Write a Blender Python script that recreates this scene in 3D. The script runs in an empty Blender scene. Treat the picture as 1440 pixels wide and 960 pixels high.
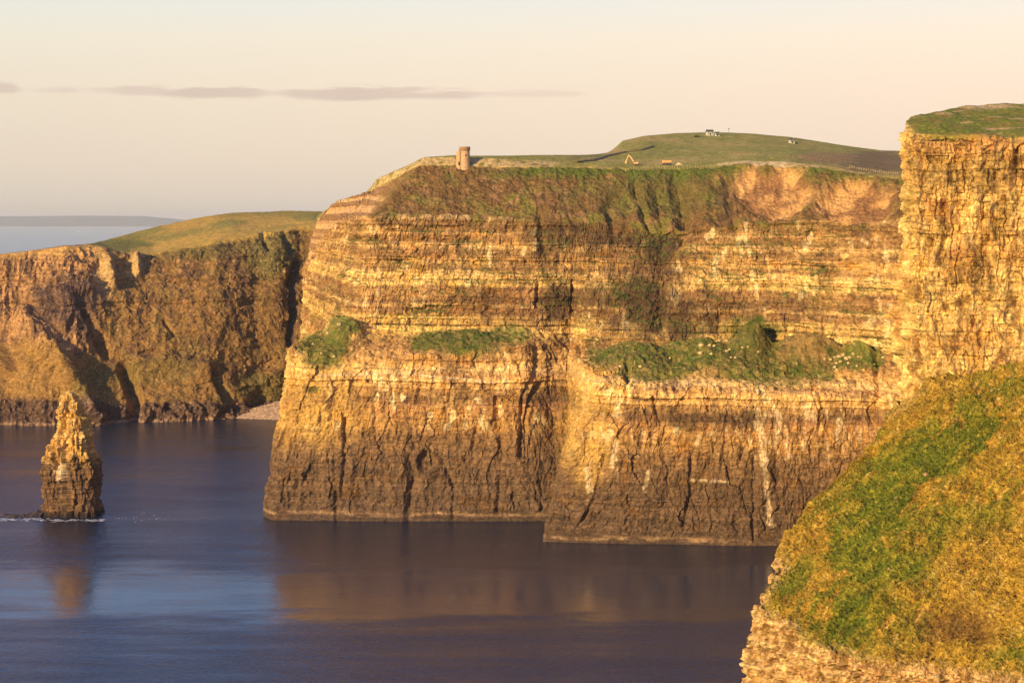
import bpy, math, random
import numpy as np
random.seed(4); rng = np.random.default_rng(7)
sc = bpy.context.scene
COL = sc.collection
F, HX, HY, CH = 2400.0, 720.0, 310.0, 168.0        # focal length in picture units, principal column, horizon row, eye height

def W(px, py, Y):
    return ((px-HX)*Y/F, Y, CH-(py-HY)*Y/F)
def WZ(px, z, Y):
    return ((px-HX)*Y/F, Y, z)
def sst(a, b, x):
    t = np.clip((x-a)/(b-a), 0, 1); return t*t*(3-2*t)
def lerp(a, b, t): return a+(b-a)*t

# ------------------------------------------------------------------ noise
_p = rng.permutation(512).astype(np.int32); PERM = np.concatenate([_p, _p, _p])
_g = rng.normal(size=(512, 3)); _g /= np.linalg.norm(_g, axis=1)[:, None]; GR = _g.astype(np.float32)
RND = rng.random(512).astype(np.float32)
from concurrent.futures import ThreadPoolExecutor
_pool = ThreadPoolExecutor(4)
def perlin(x, y, z):
    x = np.asarray(x, np.float32); y = np.asarray(y, np.float32); z = np.asarray(z, np.float32)
    x, y, z = np.broadcast_arrays(x, y, z)
    shp = x.shape; x = x.ravel(); y = y.ravel(); z = z.ravel()
    out = np.empty(x.shape, np.float32); C = 24576
    def job(i): out[i:i+C] = _perlin(x[i:i+C], y[i:i+C], z[i:i+C])
    if len(x) > C: list(_pool.map(job, range(0, len(x), C)))
    else: out[:] = _perlin(x, y, z)
    return out.reshape(shp)
def _perlin(x, y, z):
    xi = np.floor(x).astype(np.int32); yi = np.floor(y).astype(np.int32); zi = np.floor(z).astype(np.int32)
    xf = x-xi; yf = y-yi; zf = z-zi
    u = xf*xf*xf*(xf*(xf*6-15)+10); v = yf*yf*yf*(yf*(yf*6-15)+10); w = zf*zf*zf*(zf*(zf*6-15)+10)
    xi &= 511; yi &= 511; zi &= 511
    def g(a, b, c):
        h = PERM[PERM[PERM[(xi+a) & 511]+((yi+b) & 511)]+((zi+c) & 511)]
        gg = GR[h]
        return gg[..., 0]*(xf-a)+gg[..., 1]*(yf-b)+gg[..., 2]*(zf-c)
    x00 = lerp(g(0,0,0), g(1,0,0), u); x10 = lerp(g(0,1,0), g(1,1,0), u)
    x01 = lerp(g(0,0,1), g(1,0,1), u); x11 = lerp(g(0,1,1), g(1,1,1), u)
    return lerp(lerp(x00, x10, v), lerp(x01, x11, v), w)*1.5
def fbm(x, y, z, o=4, g=.5):
    r = 0; a = 1.; t = 0.
    for i in range(o):
        r = r+a*perlin(x*2**i+i*17.3, y*2**i+i*5.1, z*2**i+i*9.7); t += a; a *= g
    return r/t
def ridged(x, y, z, o=3):
    r = 0; a = 1.; t = 0.
    for i in range(o):
        r = r+a*(1-np.abs(perlin(x*2**i+i*3.3, y*2**i+i*8.1, z*2**i+i*1.7))*2); t += a; a *= .5
    return r/t
def hsh(a, b=0, c=0):
    a = np.floor(a).astype(np.int32); b = np.floor(np.asarray(b, np.float32)).astype(np.int32)+0*a
    c = int(c)
    return RND[PERM[PERM[(a & 511)]+((b+c*37) & 511)] & 511]
def blob(px, py, cx, cy, rx, ry, k=None, soft=.35):
    d = np.sqrt(((px-cx)/rx)**2+((py-cy)/ry)**2)
    if k is not None: d = d+k
    return 1-sst(1-soft, 1+soft, d)
def seg(px, py, pts, w):
    """closeness 0..1 to a polyline drawn over the face (used for cracks, gullies, seams)"""
    px = np.asarray(px); py = np.asarray(py)
    res = np.zeros(px.shape, np.float32)
    xs = [p[0] for p in pts]; ys = [p[1] for p in pts]
    m = (px > min(xs)-w) & (px < max(xs)+w) & (py > min(ys)-w) & (py < max(ys)+w)
    if not m.any(): return res
    px = px[m]; py = py[m]
    best = np.full(px.shape, 1e9, np.float32)
    for (x0, y0), (x1, y1) in zip(pts, pts[1:]):
        dx, dy = x1-x0, y1-y0
        t = np.clip(((px-x0)*dx+(py-y0)*dy)/(dx*dx+dy*dy), 0, 1)
        best = np.minimum(best, np.hypot(px-x0-t*dx, py-y0-t*dy))
    res[m] = np.clip(1-best/w, 0, 1)
    return res

# ------------------------------------------------------------------ grid surfaces
def smooth_axis(P, ax, n):
    if n < 1: return P
    k = np.hanning(2*n+3)[1:-1]; k /= k.sum()
    pad = [(0, 0)]*P.ndim; pad[ax] = (n, n)
    Q = np.pad(P, pad, mode='edge'); R = np.zeros_like(P)
    for i, w in enumerate(k):
        sl = [slice(None)]*P.ndim; sl[ax] = slice(i, i+P.shape[ax]); R += w*Q[tuple(sl)]
    return R
Q = 1.0   # mesh coarseness
def dense(C, counts_v, step_u, su=8, sv=2, maxu=1700):
    """C: rows x stations x 3 control points -> dense grid V x U x 3"""
    C = np.array(C, np.float64)
    step_u *= Q; counts_v = [max(2, int(c/Q)) for c in counts_v]; su = max(1, int(su/Q)); sv = max(1, int(sv/Q))
    seglen = np.linalg.norm(C[:, 1:]-C[:, :-1], axis=2).max(axis=0)
    seglen = np.minimum(seglen, np.linalg.norm(C[:, 1:]-C[:, :-1], axis=2)[1:5].mean(axis=0)*1.6+1)
    pxs = HX+C[..., 0].mean(0)*F/C[..., 1].mean(0); out = (np.minimum(pxs[1:], pxs[:-1]) > 1500) | (np.maximum(pxs[1:], pxs[:-1]) < -150)
    nu = np.maximum(2, (seglen/step_u/np.where(out, 6, 1)).astype(int))
    tu = np.concatenate([i+np.arange(n)/n for i, n in enumerate(nu)]+[[C.shape[1]-1]])
    tv = np.concatenate([i+np.arange(n)/n for i, n in enumerate(counts_v)]+[[C.shape[0]-1]])
    i = np.minimum(tu.astype(int), C.shape[1]-2); f = (tu-i)[None, :, None]
    A = C[:, i]*(1-f)+C[:, i+1]*f
    j = np.minimum(tv.astype(int), C.shape[0]-2); g = (tv-j)[:, None, None]
    P = A[j]*(1-g)+A[j+1]*g
    P = smooth_axis(P, 1, su); P = smooth_axis(P, 0, sv)
    return P, np.repeat(tv[:, None], len(tu), 1), np.repeat(tu[None], len(tv), 0)
def normals(P):
    du = np.gradient(P, axis=1); dv = np.gradient(P, axis=0)
    n = np.cross(du, dv); n /= np.linalg.norm(n, axis=2)[..., None]+1e-9
    return n
def proj(P):
    return HX+P[..., 0]*F/P[..., 1], HY-(P[..., 2]-CH)*F/P[..., 1]
def grid_mesh(name, P, col, mat, parent=None, wrap=False, smooth=False):
    V, U = P.shape[:2]
    me = bpy.data.meshes.new(name)
    idx = np.arange(V*U).reshape(V, U)
    if wrap: idx = np.concatenate([idx, idx[:, :1]], 1)
    q = np.stack([idx[:-1, :-1], idx[:-1, 1:], idx[1:, 1:], idx[1:, :-1]], -1).reshape(-1, 4)
    me.vertices.add(V*U); me.vertices.foreach_set('co', P.reshape(-1).astype(np.float32))
    n = len(q)
    me.loops.add(n*4); me.loops.foreach_set('vertex_index', q.reshape(-1).astype(np.int32))
    me.polygons.add(n); me.polygons.foreach_set('loop_start', np.arange(0, n*4, 4, dtype=np.int32))
    me.polygons.foreach_set('use_smooth', np.full(n, smooth))
    me.update(calc_edges=True)
    if col is not None:
        a = me.color_attributes.new('Col', 'FLOAT_COLOR', 'POINT')
        c = np.ones((V*U, 4), np.float32); c[:, :col.shape[-1]] = col.reshape(V*U, -1)
        a.data.foreach_set('color', c.reshape(-1))
    me.materials.append(mat)
    o = bpy.data.objects.new(name, me); COL.objects.link(o)
    if parent: o.parent = parent
    return o

def S(r, g, b):   # sRGB 0..255 to linear
    return np.array([((c/255+.055)/1.055)**2.4 if c > 10 else c/3294 for c in (r, g, b)], np.float32)
def mix(c, d, m):
    return c+(np.asarray(d, np.float32)-c)*m[..., None]
def jitter(c, a): return c*(1+a[..., None])

# ------------------------------------------------------------------ materials
def nodes(m):
    m.use_nodes = True; nt = m.node_tree; nt.nodes.clear()
    out = nt.nodes.new('ShaderNodeOutputMaterial'); return nt, out
def N(nt, t, **k):
    n = nt.nodes.new(t)
    for a, b in k.items():
        if a in n.inputs: n.inputs[a].default_value = b
        else: setattr(n, a, b)
    return n
def terrain_mat(name, fine=1.0, zsq=1.0, bump=.5, rough=.95, contrast=.5, tuft=0.0):
    m = bpy.data.materials.new(name); nt, out = nodes(m); L = nt.links.new
    b = N(nt, 'ShaderNodeBsdfPrincipled', Roughness=rough); b.inputs['Specular IOR Level'].default_value = .12
    at = N(nt, 'ShaderNodeAttribute', attribute_name='Col')
    g = N(nt, 'ShaderNodeNewGeometry')
    mp = N(nt, 'ShaderNodeMapping'); mp.inputs['Scale'].default_value = (fine*.55, fine*.55, fine*zsq*.9)
    L(g.outputs['Position'], mp.inputs['Vector'])
    n1 = N(nt, 'ShaderNodeTexNoise', Scale=1.0, Detail=6.0, Roughness=.65); L(mp.outputs[0], n1.inputs['Vector'])
    mp2 = N(nt, 'ShaderNodeMapping'); mp2.inputs['Scale'].default_value = (fine*.09, fine*.09, fine*.7)
    L(g.outputs['Position'], mp2.inputs['Vector'])
    n2 = N(nt, 'ShaderNodeTexNoise', Scale=1.0, Detail=4.0, Roughness=.6); L(mp2.outputs[0], n2.inputs['Vector'])
    # rock gets bedding lines, vegetation (alpha = 1) does not
    mr = N(nt, 'ShaderNodeMapRange'); mr.inputs['From Min'].default_value = .3; mr.inputs['From Max'].default_value = .7
    mr.inputs['To Min'].default_value = 1-contrast; mr.inputs['To Max'].default_value = 1+contrast
    L(n1.outputs['Fac'], mr.inputs['Value'])
    mr2 = N(nt, 'ShaderNodeMapRange'); mr2.inputs['From Min'].default_value = .32; mr2.inputs['From Max'].default_value = .68
    mr2.inputs['To Min'].default_value = 1-contrast*.5; mr2.inputs['To Max'].default_value = 1+contrast*.45
    L(n2.outputs['Fac'], mr2.inputs['Value'])
    veg = N(nt, 'ShaderNodeMix', data_type='FLOAT'); L(at.outputs['Alpha'], veg.inputs[0]); L(mr2.outputs[0], veg.inputs[2]); veg.inputs[3].default_value = 1.0
    mu = N(nt, 'ShaderNodeMath', operation='MULTIPLY'); L(mr.outputs[0], mu.inputs[0]); L(veg.outputs[0], mu.inputs[1])
    vm = N(nt, 'ShaderNodeVectorMath', operation='SCALE'); L(at.outputs['Color'], vm.inputs[0]); L(mu.outputs[0], vm.inputs['Scale'])
    L(vm.outputs[0], b.inputs['Base Color'])
    ad = N(nt, 'ShaderNodeMath', operation='ADD'); L(n1.outputs['Fac'], ad.inputs[0]); hf = N(nt, 'ShaderNodeMath', operation='MULTIPLY'); L(n2.outputs['Fac'], hf.inputs[0]); hf.inputs[1].default_value = .5; L(hf.outputs[0], ad.inputs[1])
    bp = N(nt, 'ShaderNodeBump', Strength=bump, Distance=1.2); L(ad.outputs[0], bp.inputs['Height']); L(bp.outputs[0], b.inputs['Normal'])
    L(b.outputs[0], out.inputs['Surface']); return m
def plain_mat(name, c, rough=.8, var=.25, scale=1.5, metal=0):
    m = bpy.data.materials.new(name); nt, out = nodes(m); L = nt.links.new
    b = N(nt, 'ShaderNodeBsdfPrincipled', Roughness=rough, Metallic=metal)
    g = N(nt, 'ShaderNodeTexCoord'); n1 = N(nt, 'ShaderNodeTexNoise', Scale=scale, Detail=5.0); L(g.outputs['Object'], n1.inputs['Vector'])
    mr = N(nt, 'ShaderNodeMapRange'); mr.inputs['From Min'].default_value = .3; mr.inputs['From Max'].default_value = .7
    mr.inputs['To Min'].default_value = 1-var; mr.inputs['To Max'].default_value = 1+var; L(n1.outputs['Fac'], mr.inputs['Value'])
    vm = N(nt, 'ShaderNodeVectorMath', operation='SCALE'); vm.inputs[0].default_value = tuple(float(v) for v in c); L(mr.outputs[0], vm.inputs['Scale'])
    L(vm.outputs[0], b.inputs['Base Color'])
    bp = N(nt, 'ShaderNodeBump', Strength=.4, Distance=.15); L(n1.outputs['Fac'], bp.inputs['Height']); L(bp.outputs[0], b.inputs['Normal'])
    L(b.outputs[0], out.inputs['Surface']); return m
M_ROCK = terrain_mat('cliff_rock', fine=1.0, bump=.95)
M_SLOPE = terrain_mat('slope_turf', fine=1.5, bump=1.0, contrast=.6)
M_FAR = terrain_mat('headland_rock', fine=.7, bump=.8, contrast=.5)
M_STACK = terrain_mat('stack_rock', fine=1.2, bump=.8, contrast=.4)

def tag(o, label=None, cat=None, group=None, kind=None):
    if label: o['label'] = label
    if cat: o['category'] = cat
    if group: o['group'] = group
    if kind: o['kind'] = kind
    return o

# ------------------------------------------------------------------ rock helpers
def beds(z, thick, s, c, wob=.0):
    """one value per bed, bed thickness about `thick` metres, slightly wedging along s"""
    zz = z/thick+.9*perlin(z/thick/2.7+c*7.3, z*0, z*0)
    return hsh(zz, 0, c)
def blocks(s, z, w, h, c):
    row = np.floor(z/h)
    off = hsh(row, 3, c)*7
    return hsh(s/w+off, row, c+5)

def facets(s, z, ws, wz, c, tilt=.5):
    """rock broken into irregular tilted planes: offset of each vertex from the mean face, and the plane's own number"""
    u = (s/ws+c*3.7).astype(np.float32); v = (z/wz+c*1.9).astype(np.float32); ui = np.floor(u).astype(np.int32); vi = np.floor(v).astype(np.int32)
    out = np.empty(u.shape, np.float32); hid = np.empty(u.shape, np.float32)
    def job(r):
        U, Vv, I, J = u[r], v[r], ui[r], vi[r]; best = np.full(U.shape, 9., np.float32); o = np.zeros_like(best); h = np.zeros_like(best)
        for a in (-1, 0, 1):
            for b in (-1, 0, 1):
                k = PERM[PERM[(I+a) & 511]+((J+b+c*41) & 511)] & 511
                k2 = PERM[(k+77) & 511] & 511; k3 = PERM[(k+191) & 511] & 511; k4 = PERM[(k+303) & 511] & 511
                dx = U-(I+a+RND[k]); dy = Vv-(J+b+RND[k2]); d = dx*dx+dy*dy; m = d < best
                best = np.where(m, d, best)
                o = np.where(m, (RND[k3]-.5)+tilt*2*(dx*(RND[k4]-.5)*2+dy*(RND[(k4+9) & 511]-.5)), o); h = np.where(m, RND[(k3+5) & 511], h)
        out[r] = o; hid[r] = h
    n = u.shape[0]; list(_pool.map(job, [slice(i, min(n, i+16)) for i in range(0, n, 16)]))
    return out, hid

# albedo by height in the bedded sandstone: (z, colour)
ZC = [(-10,(70,52,44)),(1.0,(80,60,48)),(2.0,(184,140,100)),(3.0,(160,120,84)),(4.0,(112,82,60)),(20,(132,96,66)),(36,(142,102,66)),(46,(152,110,66)),
      (52,(172,126,72)),(60,(166,118,70)),(66,(144,104,70)),(71,(200,150,92)),(76,(212,162,98)),(79,(196,146,92)),(82,(214,170,112)),(86,(190,142,84)),(96,(176,128,78)),
      (101,(220,174,100)),(111,(224,178,104)),(113,(136,100,62)),(116,(150,110,70)),(117.5,(222,178,116)),(119,(140,102,64)),(124,(156,114,72)),(128,(138,100,62)),(129.5,(226,180,104)),(137,(228,180,112)),
      (139,(146,106,66)),(142,(212,166,102)),(145,(198,150,90)),(147,(136,98,60)),(149.5,(150,110,68)),(152,(222,176,112)),(154.5,(138,100,60)),(158,(140,102,62)),(160,(196,148,92)),(163,(150,110,68)),(166.5,(146,106,66)),(169,(228,188,130)),(172,(206,158,104)),(176,(160,118,74)),(240,(160,118,74))]
_zz = np.array([a for a, _ in ZC]); _zc = np.array([S(*c) for _, c in ZC])
def strata_col(z):
    return np.stack([np.interp(z, _zz, _zc[:, k]) for k in range(3)], -1).astype(np.float32)
GREEN = S(80,94,32); GREEN2 = S(122,122,44); OLIVE = S(122,106,50); STRAW = S(160,124,58); BROWN = S(118,86,50); EARTH = S(134,96,66); DARK = S(70,54,44); PALE = S(232,196,150)

# ------------------------------------------------------------------ main cliff with its benches, plateau and hill
def main_cliff():
    # per station: foot(px,Y), bench front, bench back, strata top, slope top, plateau step, mid, skyline, behind
    T = [
     ((424,1440),(424,500,1390),(426,490,1400),(428,385,1400),(440,322,1420),(446,306,1450),(450,300,1520),(452,300,1600),(452,330,1750)),
     ((415,1300),(420,500,1270),(428,485,1280),(440,355,1270),(452,300,1295),(458,297,1320),(462,296,1350),(470,297,1450),(480,330,1700)),
     ((402,1150),(414,492,1130),(438,480,1195),(462,318,1190),(472,284,1215),(476,282,1240),(482,281,1260),(490,284,1400),(500,330,1700)),
     ((384,1010),(409,491,1010),(456,468,1120),(492,305,1100),(508,274,1130),(512,272,1150),(520,271,1190),(530,276,1350),(545,330,1700)),
     ((371,966),(411,491,974),(486,450,1030),(512,304,1040),(531,268,1090),(532,252,1096),(540,247,1130),(560,252,1300),(580,320,1700)),
     ((384,955),(431,517,965),(500,449,998),(522,303,1016),(588,233,1062),(596,222,1069),(600,221,1110),(620,226,1300),(640,300,1700)),
     ((465,953),(510,517,966),(532,464,996),(578,303,1013),(612,233,1062),(622,221,1069),(640,218.5,1120),(660,222,1300),(680,300,1700)),
     ((560,951),(585,503,968),(590,470,992),(625,304,1013),(655,234,1062),(660,222,1070),(670,219,1130),(690,221,1300),(720,300,1700)),
     ((650,950),(660,501,968),(660,461,995),(685,305,1013),(700,235,1062),(705,223,1072),(715,219,1140),(740,220,1300),(760,300,1700)),
     ((735,949),(740,487,970),(735,459,990),(742,307,1010),(750,235,1060),(755,226,1078),(765,218,1150),(780,220,1300),(800,300,1700)),
     ((778,952),(768,482,985),(766,470,991),(772,310,1008),(795,235,1058),(795,227,1085),(805,218,1180),(830,219,1300),(850,300,1700)),
     ((800,952),(802,500,985),(802,482,997),(806,314,1010),(835,236,1056),(835,229,1080),(845,218,1250),(858,214,1380),(880,300,1700)),
     ((768,925),(820,513,938),(830,490,975),(845,318,1008),(870,237,1054),(872,231,1078),(872,214,1280),(876,197,1420),(900,280,1800)),
     ((757,889),(844,531,900),(860,488,965),(880,320,1006),(905,238,1050),(905,233,1072),(905,209,1290),(905,190.5,1450),(930,260,1800)),
     ((850,882),(890,543,893),(900,489,958),(925,322,1002),(950,238,1048),(950,233,1070),(950,208,1300),(950,186.5,1480),(980,250,1850)),
     ((950,882),(965,546,892),(960,487,955),(975,320,996),(1000,236,1044),(1000,231,1066),(1000,208,1300),(1000,185,1500),(1030,250,1900)),
     ((1050,882),(1050,548,892),(1040,484,955),(1040,316,988),(1050,229,1036),(1050,226,1056),(1052,206,1300),(1055,187,1500),(1080,250,1900)),
     ((1130,882),(1130,552,892),(1110,492,950),(1100,313,980),(1110,230,1028),(1110,227,1048),(1112,209,1290),(1112,192,1490),(1140,260,1900)),
     ((1200,878),(1200,556,890),(1180,494,940),(1170,310,970),(1175,240,1018),(1175,236,1040),(1175,217,1270),(1175,202,1450),(1200,270,1900)),
     ((1270,866),(1270,556,880),(1255,495,920),(1240,308,955),(1245,250,1004),(1245,246,1026),(1245,228,1240),(1240,211,1420),(1270,280,1900)),
     ((1360,835),(1360,560,850),(1350,500,890),(1340,306,925),(1345,258,975),(1345,252,1000),(1345,232,1200),(1345,212,1400),(1380,280,1900)),
     ((1480,790),(1480,560,800),(1480,500,840),(1480,306,880),(1480,262,930),(1480,256,960),(1480,236,1150),(1480,214,1350),(1500,280,1900)),
     ((1900,760),(1900,560,770),(1900,500,800),(1900,306,850),(1900,262,900),(1900,256,930),(1900,236,1150),(1900,214,1350),(1900,280,1900)),
     ((2700,740),(2700,560,750),(2700,500,780),(2700,306,830),(2700,262,880),(2700,256,930),(2700,236,1150),(2700,214,1350),(2700,280,1900)),
    ]
    rows = [[] for _ in range(11)]
    for s in T:
        rows[0].append(WZ(s[0][0], -8, s[0][1])); rows[1].append(WZ(s[0][0]+4, 4.0, s[0][1]+5))
        for k in range(8): rows[k+2].append(W(*s[k+1]))
        rows[10].append(WZ(s[8][0]+20, -8, s[8][2]+160))
    P, tv, tu = dense(rows, [16, 175, 46, 165, 85, 26, 60, 50, 20, 12], .62, su=9, sv=3)
    px, py = proj(P); X, Y, Z = P[..., 0], P[..., 1], P[..., 2]
    n = normals(smooth_axis(smooth_axis(P, 1, 12), 0, 6))
    steep = 1-sst(.45, .8, np.abs(n[..., 2]))
    s = np.cumsum(np.linalg.norm(np.diff(P[int(140/Q)], axis=0, prepend=P[int(140/Q)][:1]), axis=1))[None, :]+0*X
    lower = 1-sst(2, 2.15, tv)*1.0            # below bench
    upperf = sst(2.9, 3.05, tv)*(1-sst(3.97, 4.05, tv))
    slope = sst(3.97, 4.05, tv)*(1-sst(4.95, 5.05, tv))
    plate = sst(4.95, 5.1, tv)
    bench = sst(1.97, 2.05, tv)*(1-sst(2.93, 3.02, tv))
    low = fbm(X/70, Y/70, Z/110, 3); mid = fbm(X/16+9, Y/16, Z/40, 4); fine = fbm(X/3.2, Y/3.2, Z/3.6, 3)
    zb = Z+1.8*fbm(X/60, Y/60, Z*0+3, 2)+.25*fbm(X/12, Y/12, Z/12+7, 2)+(px-900)*.004
    sb = s+1.6*fbm(X/14, Y/14, Z/12+4, 3)
    # displacement
    D = low*7*steep
    fl = ridged(X/17+2+.5*mid, Y/17, Z/60+.3*fine, 3)
    D += (fl-.45)*(2.0*lower*sst(3, 12, Z)+1.3*upperf)
    fl2 = ridged(X/6.5+7+.6*mid, Y/6.5, Z/15, 3)
    D += (fl2-.4)*(1.5*lower*sst(2, 8, Z)*(1-.4*sst(55, 70, Z))+.8*upperf)
    b1 = beds(zb, 5.5, s, 1); b2 = beds(zb, 2.1, s, 2); b3 = beds(zb, .95, s, 3)
    edge = np.clip(.55+1.2*fbm(X/22+3, Y/22, Z/8, 3), 0, 1.4)
    D += upperf*edge*((b1-.5)*4.2+(b2-.5)*2.4+(b3-.5)*.8)
    D += lower*((b1-.5)*(.5+.8*sst(50, 75, Z))+(b2-.5)*(.2+1.0*sst(52, 66, Z)))
    k1 = blocks(sb, zb, 6.5, 5.2, 1); k2 = blocks(sb+31, zb, 2.6, 2.4, 2); k3 = blocks(sb*1.3+11, zb+4, 4.2, 16, 3)
    wu = sb+2.5*mid; wv = zb+1.5*fbm(X/10+5, Y/10, Z/8, 2)
    f1, h1 = facets(wu, wv, 7.5, 15, 1); f2, h2 = facets(wu+.8*fine, wv, 3.0, 6.0, 2); f3, h3 = facets(wu, wv, 1.7, 2.2, 3); f4, h4 = facets(wu, wv, 6.5, 4.0, 4)
    D += lower*sst(2, 7, Z)*(f1*1.25+f2*.65+f3*.4)+upperf*(f4*.9+f2*.5+f3*.45+(k1-.5)*.9)
    D += mid*1.6*steep+fine*.55
    # cracks, gullies, seams cut in the rock
    wx = px+5*fbm(X/10, Y/10, Z/10, 4, .65); wy = py+3*fbm(X/6+9, Y/6, Z/6, 2)
    cracks = [([(757,400),(754,430)],5,5),([(752,490),(755,515),(745,540),(735,560),(732,640)],5,6),([(806,395),(806,440)],4,4),([(812,430),(817,470),(812,520)],4,5),
      ([(484,590),(486,640),(480,700)],4,4),([(473,690),(474,735)],4,3),([(575,640),(580,680),(572,735)],8,5),([(548,530),(553,560),(540,575)],6,3),([(700,560),(705,640),(700,720)],6,3.5),
      ([(760,540),(742,575),(738,640)],5,5),([(882,520),(880,560)],6,5),([(970,640),(972,690),(962,740)],5,4),([(852,640),(835,700),(820,730)],4,3),([(1060,640),(1058,760)],4,2.5),
      ([(925,270),(930,330),(925,420),(930,460)],16,7),([(892,262),(905,300),(915,330)],9,6),([(950,255),(960,300),(955,340)],14,7),([(1020,250),(1028,300),(1032,325)],8,5),
      ([(860,300),(868,400),(905,430)],10,4),([(760,300),(765,360)],8,4),([(1010,430),(1012,470)],5,3),([(617,640),(640,690),(637,730)],5,2.5),([(1232,500),(1236,560)],6,5),
      ([(1145,545),(1155,570),(1150,610)],4,3),([(920,560),(925,600)],4,2),([(664,640),(670,600)],4,2),([(525,560),(528,620)],4,2),([(1020,600),(1015,660)],4,2)]
    cut = np.zeros_like(px)
    for pts, w, d in cracks:
        c = seg(wx, wy, pts, w); D -= c*d*.62*(.6+.8*np.clip(.5+fine, 0, 1)); cut = np.maximum(cut, sst(.2, .9, c)*(d > 2))
    # scooped slips in the turf above the strata, cave at the foot of the first headland
    for cx, cy, rx, ry, d in [(1085,268,52,34,7),(1205,285,48,30,6),(960,285,30,28,5),(598,650,10,16,4),(870,290,22,20,3),(1010,285,16,30,3)]:
        D -= blob(wx, wy, cx, cy, rx, ry, .3*mid)*d
    # overhung ledge seams
    for pts, w, d in [([(575,437),(640,430),(700,437)],6,3.5),([(560,365),(620,362)],5,2.5),([(500,336),(660,338)],5,2.2),([(820,440),(930,445)],20,3)]:
        D -= seg(wx, wy, pts, w)*d
    # rills in the turf slope
    rl = ridged(X/9+3, Y/22, Z/200, 3)
    leftm = 1-sst(3.6, 4.6, tu)
    D += slope*leftm*((b2-.5)*1.8+(b1-.5)*2.0+f2*1.2+(k1-.5)*1.0)
    D += slope*(1-.7*leftm)*((rl-.5)*1.3+mid*1.8+(fbm(X/5+5, Y/5, Z/5, 3)*1.3+fine*.6)*(1-.6*np.maximum(blob(px, py, 1085, 265, 55, 36), blob(px, py, 1205, 285, 55, 32))))
    D += plate*(fbm(X/30, Y/30, Z*0, 3)*1.2*(1-sst(5, 6, tv)*.3))
    D += bench*(mid*2.6+fine*1.1+(beds(zb, 2.4, s, 2)-.5)*1.6+fbm(X/5+5, Y/5, Z/5, 3)*1.5)
    # mounds on the right bench and a hump on the left shoulder
    for cx, cy, rx, ry, d in [(1058,480,26,20,16),(1140,494,44,13,11),(1212,494,20,10,8),(975,492,34,14,5),(487,468,22,16,7),(895,505,36,18,5),(1010,505,30,14,3),(650,482,50,14,3)]:
        D += blob(px, py, cx, cy, rx, ry, .35*mid, .6)*d*bench
    D *= 1-sst(6.5, 7.2, tv)*.7
    nd = n.copy(); nd[..., 2] *= np.where(steep > .5, .25, 1); nd /= np.linalg.norm(nd, axis=2)[..., None]
    P2 = P+nd*D[..., None]
    n2 = normals(P2); up = np.abs(n2[..., 2])
    X, Y, Z = P2[..., 0], P2[..., 1], P2[..., 2]
    # --- albedo
    zc = Z+1.6*fbm(X/45, Y/45, Z*0+3, 2)+.9*fbm(X/7, Y/7, Z/7+7, 3)+(px-900)*.004
    c = strata_col(zc)
    patch = fbm(X/24+5, Y/24, Z/20, 4)
    c = mix(c, S(186,136,84), np.clip(.5+1.1*fbm(X/30+81, Y/30, Z/5, 4), 0, 1)*.42*sst(88, 100, Z))
    c = mix(c, S(112,80,54), sst(.0, .35, fbm(X/12+41, Y/12, Z/30, 4)+.35*blob(px, py, 850, 390, 150, 110, soft=.6)-.1)*.6*upperf)
    c = mix(c, S(116,84,60), sst(.08, .35, patch)*.55*lower)
    c = mix(c, S(218,170,100), sst(.12, .4, -patch)*.5*lower*sst(40, 60, Z))
    c = jitter(c, (b2-.5)*.5+(h3-.5)*.28+(h2-.5)*.34+(h1-.5)*.22*lower+(b3-.5)*.15*upperf)
    c = mix(c, S(240,214,160), sst(.84, .9, h2)*sst(-.1, .2, -patch)*.6*(upperf+lower*sst(42, 55, Z)))
    c = mix(c, S(84,62,46), (1-sst(.10, .16, h3))*.5*sst(-.2, .2, patch))
    c = jitter(c, fbm(X/2.4, Y/2.4, Z/2.4, 3)*.5)
    c = mix(c, S(216,168,100), sst(.05, .35, -patch)*.35*upperf)
    c = mix(c, S(126,88,56), sst(.08, .35, patch)*.4*upperf)
    c = mix(c, S(100,70,50), sst(.18, .4, fbm(X/8+51, Y/8, Z/2.2, 4))*.6*steep)
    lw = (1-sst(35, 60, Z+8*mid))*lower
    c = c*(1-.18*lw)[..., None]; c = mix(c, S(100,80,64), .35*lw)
    orange = sst(.1, .45, fbm(X/13+3, Y/13, Z/9, 3))
    c = mix(c, c*np.array([1.06,.94,.68], np.float32), orange)
    # left sides of first and second headland: yellow rock with sunlight painted in
    yel_lit = np.maximum(blob(px, py, 430, 560, 70, 70, .5*mid), blob(px, py, 825, 600, 40, 80, .5*mid))
    c = mix(c, S(222,170,84), yel_lit*.6*(.5+.5*k1))
    c = mix(c, S(84,62,48), sst(-.1, .25, fbm(X/11+61, Y/11, Z/2, 3))*(1-sst(4, 6, Z))*.85)
    # seepage streaks
    st = sst(.22, .5, fbm(X/3.2, Y/3.2, Z/40, 3))
    c = mix(c, S(96,70,58), st*.45*steep*sst(-.2, .3, patch))
    pale = np.zeros_like(px)
    for pts, w in [([(1064,575),(1070,610),(1073,650)],9),([(1073,640),(1077,690),(1082,735)],6),([(1078,730),(1086,738)],5),([(1104,600),(1108,640)],5),([(826,660),(830,690)],8),([(868,620),(862,655)],6),
                   ([(1238,420),(1240,450)],4),([(912,660),(905,690)],4),([(1080,560),(1095,585),(1090,620)],6),([(1180,590),(1176,620)],6),([(1130,600),(1128,630)],4),([(973,674),(1025,676)],3),([(450,528),(560,524),(700,538)],3)]:
        pale = np.maximum(pale, sst(.15, .7, seg(px+2.5*fbm(X/3, Y/3, Z/3, 2), py, pts, w)+.25*fine))
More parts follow.
